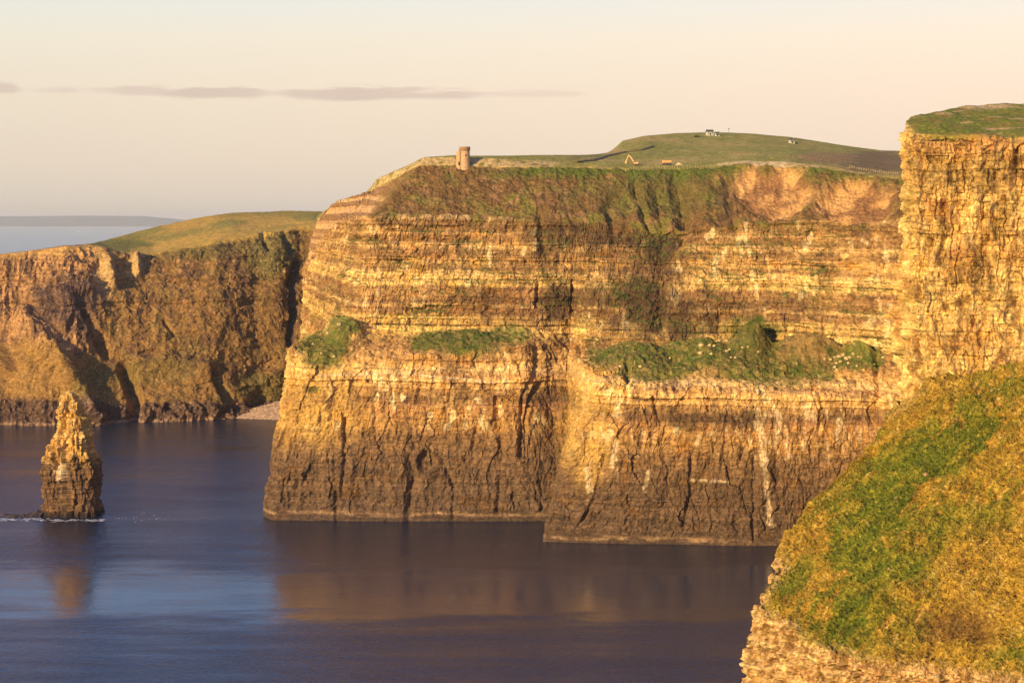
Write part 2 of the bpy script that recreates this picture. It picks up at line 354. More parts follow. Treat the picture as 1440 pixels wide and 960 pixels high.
    splash = blob(px, py, 1115, 600, 110, 45, 0)*sst(.12, .4, fbm(X/2.6+4, Y/2.6, Z/9, 3))
    splash = np.maximum(splash, blob(px, py, 860, 610, 60, 55, 0)*sst(.15, .4, fbm(X/3+8, Y/3, Z/10, 3))*.8)
    c = mix(c, PALE, np.clip(pale*(.35+.9*np.clip(.5+1.4*fbm(X/1.6, Y/1.6, Z/3, 2), 0, 1))+splash*.9, 0, 1)*.7)
    # dark shale patches with scrub clinging to them
    dk = np.zeros_like(px)
    for cx, cy, rx, ry, a in [(785,420,26,26,.9),(905,425,52,44,.95),(925,335,30,45,.9),(945,450,70,30,.85),(860,325,70,26,.85),(790,330,44,26,.7),(840,415,24,20,.6),(1000,440,60,30,.35),(900,455,50,30,.5),
                              (965,590,32,12,.75),(1040,590,40,12,.7),(780,560,30,90,.45),(990,690,110,30,.25),(1130,430,60,14,.4),(600,485,40,40,.0),(680,420,50,12,.3),(470,420,26,60,.25)]:
        dk = np.maximum(dk, blob(px, py, cx, cy, rx, ry, .9*fbm(X/9, Y/9, Z/9, 3), .5)*a)
    c = mix(c, mix(np.broadcast_to(S(84,60,44), c.shape).copy(), S(72,72,34), sst(0, .3, fine)*.7), dk)
    # vegetation on ledges
    veg = np.zeros_like(px)
    vnoise = fbm(X/5+1, Y/5, Z/5, 3)
    vl = sst(.52, .72, up+.25*vnoise)*upperf*sst(.0, .3, fbm(X/26, Y/26, Z/12+3, 2)+.1)
    veg = np.maximum(veg, vl*.8)
    g = np.zeros_like(px)
    k = .55*fbm(X/8, Y/8, Z/8, 3)
    for cx, cy, rx, ry in [(455,492,38,24),(488,465,20,18),(600,482,26,16),(650,482,60,19),(715,470,34,14),(440,548,8,5),(1190,505,52,18),(880,505,55,17),(970,505,90,20),(1060,480,40,34),(1100,515,90,26),(1230,505,16,16),(920,520,60,16)]:
        g = np.maximum(g, blob(px, py, cx, cy, rx, ry, k, .3))
    veg = np.maximum(veg, g)
    turf = mix(np.broadcast_to(GREEN, c.shape).copy(), OLIVE, sst(.0, .4, fbm(X/6+4, Y/6, Z/6, 3))*.8)
    turf = mix(turf, EARTH, sst(.14, .36, fbm(X/4+14, Y/4, Z/4, 4))*.7)
    turf = mix(turf, S(196,160,110), sst(.3, .45, fbm(X/1.8+24, Y/1.8, Z/1.8, 2))*.6)
    turf = mix(turf, S(62,70,26), sst(.1, .35, fbm(X/3+34, Y/3, Z/3, 3))*.6)
    turf = mix(turf, mix(np.broadcast_to(S(138,102,62), c.shape).copy(), S(84,66,42), sst(0, .3, fine)), blob(px, py, 1140, 492, 50, 17, .7*mid)*.85)
    turf = mix(turf, S(54,66,28), np.maximum(blob(px, py, 1056, 478, 34, 30, .5*mid), blob(px, py, 650, 480, 62, 16, .6*mid)*.7)*.7)
    c = mix(c, turf, np.clip(veg*(.85+.4*vnoise), 0, 1))
    # turf slope above the strata
    sl = mix(np.broadcast_to(BROWN, c.shape).copy(), OLIVE, sst(-.05, .35, fbm(X/14, Y/14, Z/14, 4)))
    sl = mix(sl, S(152,110,74), sst(.02, .35, fbm(X/7+5, Y/7, Z/7, 4))*.75)
    sl = mix(sl, GREEN, (1-sst(240, 262, py+22*mid+8*fine))*.8*sst(640, 760, px+60*mid))
    sl = mix(sl, S(84,88,44), blob(px, py, 930, 270, 130, 30, mid)*.5)
    bowl = np.maximum(blob(px, py, 1085, 265, 55, 36, .6*mid, .3), blob(px, py, 1205, 285, 55, 32, .6*mid, .3))
    bowl = np.maximum(bowl, blob(px, py, 500, 300, 46, 50, .3*mid, .3)*(1-sst(-4, 4, (px-520)+(py-303)*-.95*-1*-1)))
    sl = mix(sl, mix(np.broadcast_to(S(204,150,92), c.shape).copy(), S(150,104,66), sst(-.2, .25, mid+patch)), bowl)
    left = (1-sst(4.0, 5.0, tu))
    sl = mix(sl, mix(np.broadcast_to(S(206,160,112), c.shape).copy(), S(150,110,74), sst(.3, .7, .6*b2+.4*b1)), left)
    sl = mix(sl, S(84,60,48), blob(px, py, 1020, 275, 14, 30, mid)*.6)
    sm = sst(3.92, 4.02, tv+.10*fbm(X/9, Y/9, Z*0, 3))*(1-sst(4.98, 5.02, tv))
    c = mix(c, sl, sm)
    # plateau, hill
    fld = mix(np.broadcast_to(S(156,140,66), c.shape).copy(), S(182,150,84), sst(-.1, .3, fbm(X/60, Y/90, Z*0+1, 4)))
    fld = mix(fld, GREEN2, sst(.0, .3, fbm(X/25+7, Y/60, Z*0, 3))*.35)
    fld = jitter(fld, fbm(X/6+7, Y/14, Z*0, 4)*.5)
    fld = mix(fld, S(124,92,66), blob(px, py, 1240, 228, 60, 16, mid)*.8)
    fld = mix(fld, S(160,116,78), blob(px, py, 1160, 222, 40, 8, .8*fine)*.7)
    stepc = mix(np.broadcast_to(S(206,166,120), c.shape).copy(), OLIVE, sst(0, .3, vnoise))
    stp = sst(4.98, 5.1, tv)*(1-sst(5.85, 6.0, tv))*(1-sst(9.2, 10.2, tu))*(1-left*0)
    fld = mix(fld, stepc, stp*.65)
    fld = mix(fld, S(186,150,96), blob(px, py, 862, 212, 18, 5, fine)*.7)
    fld = mix(fld, S(214,176,130), np.clip(seg(px, py, [(1010,231),(1050,228),(1105,229),(1150,236)], 2.5)*2, 0, 1)*.8)
    c = mix(c, fld, sst(4.98, 5.04, tv))
    c = np.clip(c, .012, .8)
    al = np.clip(np.maximum(np.maximum(veg, sm), plate), 0, 1)
    col = np.concatenate([c, al[..., None]], -1)
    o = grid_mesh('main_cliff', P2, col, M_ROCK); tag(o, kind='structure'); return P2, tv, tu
MC, MTV, MTU = main_cliff()

# ------------------------------------------------------------------ far headland closing the bay
def far_headland():
    # px, shoreline Y, (py,Y) of: shore cliff top, q2, q3, cliff top edge, cap middle, skyline, behind
    T = [
     (-1300,1300,(560,1310),(490,1350),(430,1375),(380,1400),(384,1450),(392,1500),(440,1650)),
     (-220,1380,(560,1390),(490,1425),(430,1450),(372,1475),(376,1500),(385,1560),(440,1700)),
     (-90,1395,(562,1404),(490,1440),(430,1465),(365,1490),(367,1520),(378,1580),(440,1750)),
     (0,1404,(560,1413),(487,1462),(425,1480),(358,1502),(359,1530),(368,1600),(440,1800)),
     (28,1402,(560,1412),(480,1440),(430,1485),(355,1506),(355,1540),(362,1600),(440,1800)),
     (62,1398,(562,1408),(500,1430),(432,1470),(350,1515),(350,1550),(356,1620),(440,1800)),
     (92,1400,(566,1410),(515,1432),(420,1462),(346,1520),(346,1560),(348,1640),(440,1850)),
     (125,1405,(568,1415),(530,1440),(405,1480),(344,1540),(344,1590),(343,1680),(440,1900)),
     (150,1415,(570,1423),(520,1455),(408,1492),(350,1535),(348,1600),(336.5,1760),(440,1950)),
     (185,1420,(572,1428),(530,1455),(420,1500),(356,1548),(352,1610),(326,1820),(420,2100)),
     (215,1424,(566,1434),(520,1462),(420,1508),(356,1556),(352,1620),(317,1850),(420,2200)),
     (262,1432,(566,1442),(518,1470),(420,1516),(350,1566),(340,1630),(308,1880),(400,2300)),
     (305,1440,(568,1450),(524,1476),(420,1526),(340,1578),(330,1640),(300,1900),(380,2400)),
     (326,1452,(570,1468),(522,1486),(420,1534),(336,1590),(325,1650),(298,1920),(380,2400)),
     (360,1470,(568,1494),(512,1512),(420,1552),(331,1605),(322,1670),(296.5,1930),(380,2400)),
     (395,1490,(565,1502),(500,1522),(420,1560),(326,1618),(316,1700),(295.5,1930),(380,2400)),
     (418,1495,(560,1510),(490,1535),(420,1578),(322,1640),(312,1710),(295.5,1930),(380,2400)),
     (440,1480,(545,1500),(490,1540),(420,1590),(320,1640),(310,1700),(296,1930),(380,2400)),
     (520,1470,(540,1490),(490,1530),(420,1580),(320,1640),(310,1700),(298,1930),(380,2400)),
    ]
    rows = [[] for _ in range(10)]
    for t in T:
        p = t[0]
        rows[0].append(WZ(p, -6, t[1]-4)); rows[1].append(WZ(p, 1.5, t[1]))
        for k in range(7):
            q = t[2+k]; rows[k+2].append(W(p, q[0], q[1]))
        rows[9].append(WZ(p, -8, t[8][1]+150))
    P, tv, tu = dense(rows, [8, 26, 60, 90, 80, 20, 50, 20, 12], .95, su=6, sv=5)
    px, py = proj(P); X, Y, Z = P[..., 0], P[..., 1], P[..., 2]
    n = normals(smooth_axis(smooth_axis(P, 1, 10), 0, 6))
    low = fbm(X/80, Y/80, Z/80, 3); mid = fbm(X/22, Y/22, Z/30, 4); fine = fbm(X/6, Y/6, Z/6, 4)
    cliffL = (1-sst(118, 150, px+6*mid))*sst(3, 3.25, tv+.3*mid+.003*(60-px))*(1-sst(5, 5.05, tv))
    cap = sst(4.9, 5.1, tv)
    shore = (1-sst(1.9, 2.1, tv))
    face = (1-cap)
    D = face*(low*3.5+mid*2.6+fine*2.0)+cap*(mid*1.5+fine*.4)
    gully = ridged(X/34+2, Y/60, Z/140, 3)
    D += face*(1-cliffL)*(gully-.5)*3*sst(1.5, 2.3, tv)
    fl = ridged(X/9, Y/14, Z/110, 3)
    D *= 1-.7*sst(4.6, 5.0, tv)*cliffL
    D += cliffL*(fl-.4)*4.5*(1-sst(4.7, 5, tv))
    D += shore*(ridged(X/9+4, Y/9, Z/12, 2)-.4)*5
    wx = px+5*mid
    for pts, w, d in [([(414,372),(412,400),(415,440),(408,482)],8,6),([(370,330),(378,350)],6,5),([(400,330),(407,352)],7,6),([(175,520),(190,560),(188,592)],14,14),
                      ([(300,520),(318,560)],9,12),([(230,452),(245,470)],5,4),([(120,440),(150,500)],10,8)]:
        D -= sst(0, 1, seg(wx, py, pts, w))*d
    for pts, w, d in [([(40,452),(70,492),(105,545),(130,590)],30,13),([(60,425),(100,405),(120,402)],16,7),([(200,520),(240,512),(290,520)],24,9),([(340,560),(360,540),(385,535)],22,5),
                      ([(150,372),(158,400)],12,7),([(192,366),(192,385)],11,7),([(0,490),(10,520)],14,10)]:
        D += sst(0, 1, seg(wx, py, pts, w))*d
    # scarps
    zb = Z+4*mid
    D += face*(beds(zb, 6, X, 1)-.5)*3*sst(80, 100, Z)+face*(blocks(X+3*fine*3, zb, 9, 7, 2)-.5)*2
    P2 = P+n*D[..., None]
    n2 = normals(P2); up = np.abs(n2[..., 2])
    X, Y, Z = P2[..., 0], P2[..., 1], P2[..., 2]
    c = np.broadcast_to(S(152,112,64), P.shape).astype(np.float32).copy()
    c = mix(c, S(112,100,56), sst(.0, .35, fbm(X/30, Y/30, Z/25, 4))*.35)
    c = mix(c, S(112,78,58), sst(.05, .3, fbm(X/14+3, Y/14, Z/14, 4))*.7)
    c = mix(c, S(190,138,88), sst(.1, .35, fbm(X/7+9, Y/7, Z/7, 4))*.55*sst(60, 100, Z))
    c = mix(c, S(160,118,62), blob(px, py, 70, 530, 60, 60, mid)*.6)
    c = mix(c, S(112,104,54), blob(px, py, 130, 540, 28, 34, mid)*.5)
    c = mix(c, S(104,98,56), blob(px, py, 255, 345, 110, 18, .5*mid)*.6*(1-sst(4.95, 5.05, tv)))
    c = mix(c, S(116,110,62), blob(px, py, 385, 350, 34, 36, .5*mid)*.6)
    c = mix(c, S(116,106,58), blob(px, py, 370, 545, 50, 22, .8*mid)*.5)
    c = mix(c, S(120,104,58), blob(px, py, 215, 525, 60, 16, .8*mid)*.5)
    rockc = mix(np.broadcast_to(S(182,134,88), P.shape).astype(np.float32).copy(), S(118,86,64), sst(-.05, .3, fbm(X/8, Y/10, Z/90, 3)))
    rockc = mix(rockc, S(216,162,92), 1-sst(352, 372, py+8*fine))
    c = mix(c, rockc, cliffL)
    c = mix(c, S(216,172,110), np.maximum(blob(px, py, 145, 385, 14, 28, 1.6*fine+mid, .5), blob(px, py, 190, 374, 11, 18, 1.6*fine+mid, .5))*.7)
    c = mix(c, S(84,64,64), blob(px, py, 92, 430, 42, 34, .6*mid, .5)*.8)  # shaded right flank of the ridge, painted in as darker colour
    c = mix(c, S(92,68,60), shore*.9)
    c = mix(c, S(170,130,104), sst(.1, .35, fine)*shore*.4)
    c = mix(c, S(80,60,58), sst(.1, .6, seg(wx, py, [(415,370),(412,400),(415,440),(408,480)], 10))*.7)  # shade inside the gully painted on as a dark seam
    c = mix(c, S(186,146,116), (1-sst(1.5, 3.0, Z))*.6)
    speck = sst(.32, .5, fbm(X/2.2, Y/2.2, Z/2.2+5, 2))
    c = mix(c, S(206,168,124), speck*.6*face)
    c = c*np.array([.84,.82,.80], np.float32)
    capc = mix(np.broadcast_to(S(190,146,66), P.shape).astype(np.float32).copy(), S(152,130,58), sst(-.1, .3, fbm(X/60, Y/120, Z*0+4, 4)))
    capc = mix(capc, S(112,108,46), blob(px, py, 165, 343, 45, 9, mid)*.8)
    capc = mix(capc, S(128,116,50), (1-sst(298, 309, py))*.6)
    c = mix(c, capc, sst(4.93, 5.03, tv+.06*fine)*(sst(118, 140, px)))
    c = jitter(c, fine*.35+fbm(X/2.5, Y/2.5, Z/2.5, 2)*.4*face)
    al = np.clip(1-cliffL, 0, 1)
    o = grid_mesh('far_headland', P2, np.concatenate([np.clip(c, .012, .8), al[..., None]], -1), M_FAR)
    tag(o, kind='structure')
far_headland()

# ------------------------------------------------------------------ near cliff on the right
def near_cliff():
    # px list per row; rows: foot, q1, q2, q3, top edge, cap1, skyline, behind
    T = [
     ((1330,860),(1330,500,850),(1330,400,845),(1325,300,842),(1322,205,840),(1322,195,850),(1325,190,870),(1330,200,1000)),
     ((1290,800),(1285,520,790),(1290,400,785),(1292,300,782),(1292,190,780),(1295,180,790),(1300,172,815),(1310,190,1000)),
     ((1262,725),(1262,540,722),(1272,400,722),(1272,300,722),(1272,184,722),(1275,170,730),(1282,166,748),(1300,180,950)),
     ((1256,700),(1256,545,700),(1268,400,703),(1270,300,703),(1271,188,704),(1276,172,714),(1286,164,740),(1300,180,950)),
     ((1275,690),(1280,540,692),(1285,400,696),(1286,300,697),(1286,188,699),(1290,174,712),(1300,160,750),(1315,180,950)),
     ((1310,684),(1312,535,686),(1315,400,692),(1318,300,693),(1318,190,695),(1320,172,716),(1325,155,760),(1340,180,950)),
     ((1350,678),(1350,530,680),(1352,400,688),(1352,300,690),(1352,192,692),(1352,172,720),(1355,149.5,775),(1370,175,950)),
     ((1400,672),(1400,525,674),(1400,400,682),(1400,300,684),(1400,193,687),(1400,172,720),(1402,146,785),(1410,170,950)),
     ((1450,664),(1450,520,666),(1450,400,676),(1450,300,678),(1450,195,681),(1450,172,716),(1452,144,785),(1460,170,950)),
     ((1540,655),(1540,520,657),(1540,400,662),(1540,300,665),(1540,198,668),(1540,172,705),(1540,142,785),(1540,170,950)),
     ((1900,640),(1900,520,642),(1900,400,647),(1900,300,650),(1900,198,655),(1900,172,700),(1900,142,785),(1900,170,950)),
     ((2800,620),(2800,520,622),(2800,400,627),(2800,300,630),(2800,198,635),(2800,172,700),(2800,142,785),(2800,170,950)),
    ]
    rows = [[] for _ in range(9)]
    for t in T:
        rows[0].append(WZ(t[0][0], -6, t[0][1]))
        for k in range(7): rows[k+1].append(W(*t[k+1]))
        rows[8].append(W(t[7][0]+10, 262, t[7][2]+90))
    P, tv, tu = dense(rows, [60, 150, 110, 110, 24, 60, 30, 14], .36, su=8, sv=3)
    px, py = proj(P); X, Y, Z = P[..., 0], P[..., 1], P[..., 2]
    n = normals(smooth_axis(smooth_axis(P, 1, 12), 0, 8))
    face = 1-sst(3.97, 4.1, tv); cap = 1-face
    s = np.cumsum(np.linalg.norm(np.diff(P[int(200/Q)], axis=0, prepend=P[int(200/Q)][:1]), axis=1))[None, :]+0*X
    low = fbm(X/30, Y/30, Z/60, 3); mid = fbm(X/9, Y/9, Z/14, 4); fine = fbm(X/2, Y/2, Z/2.2, 3)
    zb = Z+2.0*fbm(X/30, Y/30, Z/60, 2)+.8*mid; sb = s+2.0*fbm(X/9+3, Y/9, Z/7, 3)
    D = face*(low*6+mid*3.0+fine*.5)
    D += face*(ridged(X/11+5+.6*mid, Y/11, Z/45, 3)-.45)*6.0
    D += face*(ridged(X/30+8, Y/30, Z/140, 2)-.4)*6
    D += face*(ridged(X/4+1, Y/4, Z/14, 2)-.4)*1.5
    b1 = beds(zb, 6, s, 4); b2 = beds(zb, 2.0, s, 5); k1 = blocks(sb, zb, 4.6, 6.5, 6); k2 = blocks(sb+9, zb, 1.9, 2.0, 7); k3 = blocks(sb+5, zb+3, 3.2, 13, 8)
    f1, h1 = facets(sb+1.5*mid, zb+mid, 6.5, 11, 5); f2, h2 = facets(sb+1.5*mid, zb, 2.6, 4.2, 6); f3, h3 = facets(sb, zb, 1.2, 1.6, 7)
    D += face*(f1*1.4+f2*.7+f3*.35-3.6)
    D += face*((b1-.5)*1.5*(.4+.6*sst(150, 190, Z))+(b2-.5)*.5+(k1-.5)*2.2+(k2-.5)*.8+(k3-.5)*1.8)
    wx = px+5*mid
    for pts, w, d in [([(1426,195),(1427,230)],6,4),([(1326,285),(1330,330),(1326,370)],9,4),([(1305,340),(1298,380),(1292,420)],10,5),([(1388,340),(1392,400)],9,3),([(1352,430),(1362,480)],12,3),
                      ([(1280,430),(1290,500),(1300,540)],7,4),([(1422,420),(1432,460)],9,3),([(1262,500),(1266,560)],5,4),([(1276,520),(1278,570)],5,4)]:
        D -= sst(0, 1, seg(wx, py, pts, w))*d
    for cx, cy, rx, ry, d in [(1345,370,26,30,2.5),(1425,320,16,40,2.5),(1390,470,40,40,3),(1310,420,14,60,2)]:
        D += blob(px, py, cx, cy, rx, ry, mid, .6)*d
    D += cap*(fbm(X/12, Y/12, Z*0, 4)*1.6+fine*.25)
    nd = n.copy(); nd[..., 2] *= np.where(face > .5, .3, 1); nd /= np.linalg.norm(nd, axis=2)[..., None]
    P2 = P+nd*D[..., None]
    X, Y, Z = P2[..., 0], P2[..., 1], P2[..., 2]
    c = mix(np.broadcast_to(S(228,180,108), P.shape).astype(np.float32).copy(), S(186,132,72), sst(-.1, .35, fbm(X/14, Y/14, Z/16, 4)))
    c = mix(c, S(226,180,110), sst(.05, .35, fbm(X/6+5, Y/6, Z/9, 4))*.7)
    c = mix(c, S(200,144,60), sst(.05, .35, fbm(X/9+15, Y/9, Z/7, 3))*.5)
    c = mix(c, S(140,112,50), sst(.12, .35, fbm(X/8+25, Y/8, Z/12, 3))*.55)
    c = mix(c, S(150,112,62), blob(px, py, 1340, 245, 120, 22, .8*mid)*.5)
    c = mix(c, S(110,78,52), sst(.2, .45, fbm(X/5+35, Y/5, Z/14, 3))*.6)
    c = mix(c, S(214,160,100), blob(px, py, 1340, 205, 90, 10, .8*mid)*.5)
    c = jitter(c, (b2-.5)*.12+(h2-.5)*.4+(h3-.5)*.35+(h1-.5)*.25+fine*.25)
    ledge = sst(.5, .7, np.abs(normals(P2)[..., 2])+.3*fine)*face*.5
    c = mix(c, OLIVE, ledge)
    capc = mix(np.broadcast_to(S(118,116,44), P.shape).astype(np.float32).copy(), S(140,116,54), sst(-.05, .3, fbm(X/8, Y/14, Z/3, 4)))
    capc = mix(capc, S(204,160,112), sst(.22, .32, fbm(X/10+3, Y/10, Z/1.5, 3))*.7)
    capc = mix(capc, S(206,166,120), blob(px, py, 1395, 150.5, 45, 3.5, fine)*.7)
    capm = sst(3.95, 4.15, tv+.25*mid+.1*fine)*sst(1275, 1300, px+8*mid+(tv-4)*20)
    c = mix(c, capc, capm)
    al = np.clip(np.maximum(capm, ledge), 0, 1)
    o = grid_mesh('near_cliff', P2, np.concatenate([np.clip(c, .012, .8), al[..., None]], -1), M_ROCK)
    tag(o, kind='structure')
near_cliff()

# ------------------------------------------------------------------ foreground turf slope with its rocky brink
def near_slope():
    # stations from the hidden back side, over the brink, to the right; rows from top (against the near cliff) down to the sea
    T = [  # each: list of (px,py,Y) for rows top..bottom
     [(1345,590,790),(1345,640,780),(1340,700,760),(1330,800,740),(1300,860,720),(1270,900,700),(1250,915,680)],
     [(1300,560,720),(1290,615,700),(1270,700,690),(1230,780,670),(1180,840,650),(1150,900,640),(1130,950,630)],
     [(1262,566,668),(1232,622,654),(1165,692,632),(1112,770,610),(1078,850,586),(1080,930,590),(1085,1010,590)],
     [(1268,572,662),(1220,640,646),(1148,706,624),(1094,784,600),(1060,862,574),(1054,930,576),(1050,1020,572)],
     [(1282,556,662),(1250,640,640),(1180,712,616),(1130,800,590),(1092,868,566),(1090,935,566),(1090,1030,560)],
     [(1305,532,668),(1290,620,636),(1230,720,608),(1180,820,576),(1140,906,552),(1140,950,552),(1140,1040,545)],
     [(1335,526,672),(1330,610,632),(1290,720,602),(1250,830,566),(1220,930,540),(1220,965,540),(1220,1050,535)],
     [(1375,522,672),(1375,600,632),(1350,720,598),(1330,840,558),(1310,942,530),(1310,975,530),(1310,1060,525)],
     [(1415,514,672),(1420,600,628),(1410,720,594),(1400,850,550),(1390,950,522),(1390,985,522),(1390,1070,515)],
     [(1460,510,670),(1470,600,624),(1470,720,588),(1470,860,540),(1470,960,514),(1470,995,514),(1470,1080,505)],
     [(1560,500,665),(1570,600,618),(1570,720,580),(1570,870,530),(1570,970,505),(1570,1005,505),(1570,1095,495)],
     [(1900,490,655),(1900,590,610),(1900,710,570),(1900,860,520),(1900,970,490),(1900,1005,490),(1900,1095,480)],
     [(2800,480,640),(2800,580,600),(2800,700,560),(2800,850,510),(2800,970,480),(2800,1005,480),(2800,1095,470)],
    ]
    R = len(T[0])
    rows = [[W(*t[k]) for t in T] for k in range(R)]
    rows.append([(r[0]-0, r[1]-6, -6.0) for r in rows[-1]])
    rows = rows[::-1]
    P, tv, tu = dense(rows, [40, 60, 50, 170, 170, 150, 130], .30, su=10, sv=8)
    px, py = proj(P); X, Y, Z = P[..., 0], P[..., 1], P[..., 2]
    n = normals(smooth_axis(smooth_axis(P, 1, 14), 0, 10))
    mid = fbm(X/14, Y/14, Z/14, 4); fine = fbm(X/2.2, Y/2.2, Z/2.2, 4)
    # terracettes: streaks running up to the right across the slope
    a = math.radians(33); al_ = (px*math.cos(a)-py*math.sin(a)); ac = (px*math.sin(a)+py*math.cos(a))
    e1 = X*.8+Z*.5; e2 = Z*.8-X*.55
    ter = fbm(e1/11, e2/1.9, Y/11, 4); clump = fbm(X/1.1+3, Y/1.1, Z/1.1, 3)
    rock = (1-sst(2.9, 3.15, tv+.25*mid+.12*fine))
    brink = (1-sst(2.4, 3.6, tu+1.2*mid))*(1-sst(3.4, 4.6, tv+.8*mid))
    rock = np.clip(np.maximum(rock, brink*sst(-.15, .15, fine+.2)), 0, 1)
    topr = sst(6.55, 6.85, tv+.3*mid)*(1-sst(3.5, 5.5, tu))
    D = mid*4.2+ter*2.1+(.5-np.abs(clump))*1.7+fine*1.3
    zb = Z+1.2*mid; s = X*1.0+Y*.4
    b2 = beds(zb, 2.2, s, 3); k1 = blocks(s+mid*3, zb, 2.4, 3.2, 4); k2 = blocks(s*1.3+mid*2, zb, 1.1, 1.2, 6)
    D += rock*((b2-.5)*1.6+(k1-.5)*1.6+(k2-.5)*.8+(ridged(X/5, Y/5, Z/30, 2)-.4)*2.5)
    D += blob(px, py, 1345, 880, 40, 22, mid)*-1.5
    P2 = P+n*D[..., None]*np.where(tv < .3, .3, 1)[..., None]
    X, Y, Z = P2[..., 0], P2[..., 1], P2[..., 2]
    up = np.abs(normals(P2)[..., 2])
    gm = sst(-.12, .16, fbm(e1/34+2, e2/13, Y/40, 3)+.35*ter+.12*fine)
    green = np.zeros_like(px)
    for cx, cy, rx, ry, w in [(1165,850,62,60,1),(1200,800,90,55,1),(1250,720,95,62,1),(1310,650,90,50,1),(1370,580,60,40,.9),(1420,530,50,24,.8),(1215,620,60,22,.7),(1160,720,40,24,.7),(1420,690,50,26,.8),(1365,720,50,30,.6),(1430,930,50,22,.8),(1240,900,50,20,.6),(1290,860,30,20,.5)]:
        dx = (px-cx)*.84-(py-cy)*.54; dy = (px-cx)*.54+(py-cy)*.84
        green = np.maximum(green, (1-sst(.35, 1.5, np.hypot(dx/rx/1.85, dy/ry/1.3)+.8*mid+.7*ter+.4*fine))*w)
    c = np.broadcast_to(S(184,140,48), P.shape).astype(np.float32).copy()
    c = mix(c, S(152,116,40), sst(-.2, .25, fbm(X/5+8, Y/5, Z/5, 4)))
    c = mix(c, S(208,168,84), sst(.1, .4, fbm(e1/5, e2/1.2, Y/5+2, 3)+.25*clump)*.75)
    c = mix(c, S(140,92,42), sst(.12, .4, fbm(X/3+8, Y/3, Z/3+9, 3))*.65)
    gc = mix(np.broadcast_to(S(104,106,28), P.shape).astype(np.float32).copy(), S(144,130,38), sst(-.1, .3, ter+.5*clump))
    gc = mix(gc, S(76,82,22), sst(.05, .35, fbm(e1/6+9, e2/1.7, Y/6, 3))*.6)
    gc = mix(gc, S(190,160,80), sst(.34, .6, fbm(X/1.2+71, Y/1.2, Z/1.2, 3)+.5*clump)*.6)
    c = mix(c, gc, np.clip(green, 0, 1)*sst(-.4, .15, gm-.32+.8*fine+.9*ter))
    c = mix(c, S(104,66,40), blob(px, py, 1345, 878, 50, 24, .9*fine+.6*mid, .6)*.6)
    rc = mix(np.broadcast_to(S(224,176,116), P.shape).astype(np.float32).copy(), S(168,118,66), sst(-.1, .3, fbm(X/3, Y/3, Z/5, 4)))
    rc = mix(rc, S(150,118,48), sst(.1, .3, fbm(X/2.5+7, Y/2.5, Z/2.5, 3))*.6)
    rc = jitter(rc, (b2-.5)*.35+(k1-.5)*.4+(k2-.5)*.3)
    c = mix(c, rc, np.clip(rock*.95+topr*.4, 0, 1))
    c = jitter(c, clump*.5+.3*fbm(X/.8, Y/.8, Z/.8, 2))
    al = np.clip(1-rock, 0, 1)
    o = grid_mesh('near_slope', P2, np.concatenate([np.clip(c, .012, .8), al[..., None]], -1), M_SLOPE)
    tag(o, kind='structure')
    # tussocks: small sheaves of blades rooted over the turf
    nn = normals(P2); ok = (px < 1500) & (rock < .3) & (tv > 2.6) & (tv < 6.7) & (tu > 1.6)
    idx = np.flatnonzero(ok.ravel()); n = 42000; pick = rng.choice(idx, n)
    den = fbm(X.ravel()[pick]/4, Y.ravel()[pick]/4, Z.ravel()[pick]/4+3, 3); pick = pick[den > -.08]; n = len(pick)
    base = P2.reshape(-1, 3)[pick]; cc = c.reshape(-1, 3)[pick]*rng.uniform(.75, 1.45, (n, 1)); cc = cc*(1-.0)+0; nb = nn.reshape(-1, 3)[pick]
    nb = nb*np.sign((nb*np.array([-.3, -.6, .8])).sum(1))[:, None]
    B = 4; V = np.zeros((n, B, 3, 3)); size = rng.uniform(.35, .95, n)*(.8+.5*np.clip(fbm(base[:, 0]/9, base[:, 1]/9, base[:, 2]/9, 2)*2, -.5, 1))
    up = nb*.5+np.array([.25, -.1, .75]); up /= np.linalg.norm(up, axis=1)[:, None]
    for k in range(B):
        a = rng.uniform(0, 6.283, n); dr = np.stack([np.cos(a), np.sin(a), 0*a], -1); sd = np.stack([-np.sin(a), np.cos(a), 0*a], -1)
        w = (size*.22)[:, None]; root = base+dr*(size*.18)[:, None]-nb*.1
        V[:, k, 0] = root-sd*w; V[:, k, 1] = root+sd*w; V[:, k, 2] = root+up*size[:, None]+dr*(size*rng.uniform(.2, .7, n))[:, None]
    m = n*B; me = bpy.data.meshes.new('grass_tussocks'); me.vertices.add(m*3); me.vertices.foreach_set('co', V.reshape(-1).astype(np.float32))
    me.loops.add(m*3); me.loops.foreach_set('vertex_index', np.arange(m*3, dtype=np.int32)); me.polygons.add(m); me.polygons.foreach_set('loop_start', np.arange(0, m*3, 3, dtype=np.int32)); me.update(calc_edges=True)
    at = me.color_attributes.new('Col', 'FLOAT_COLOR', 'POINT'); q = np.ones((n, B*3, 4), np.float32); q[:, :, :3] = np.clip(cc, .012, .7)[:, None]; at.data.foreach_set('color', q.reshape(-1))
    me.materials.append(M_SLOPE); g = bpy.data.objects.new('grass_tussocks', me); COL.objects.link(g)
    tag(g, 'rough grass tussocks covering the near turf slope', 'grass', kind='stuff')
near_slope()

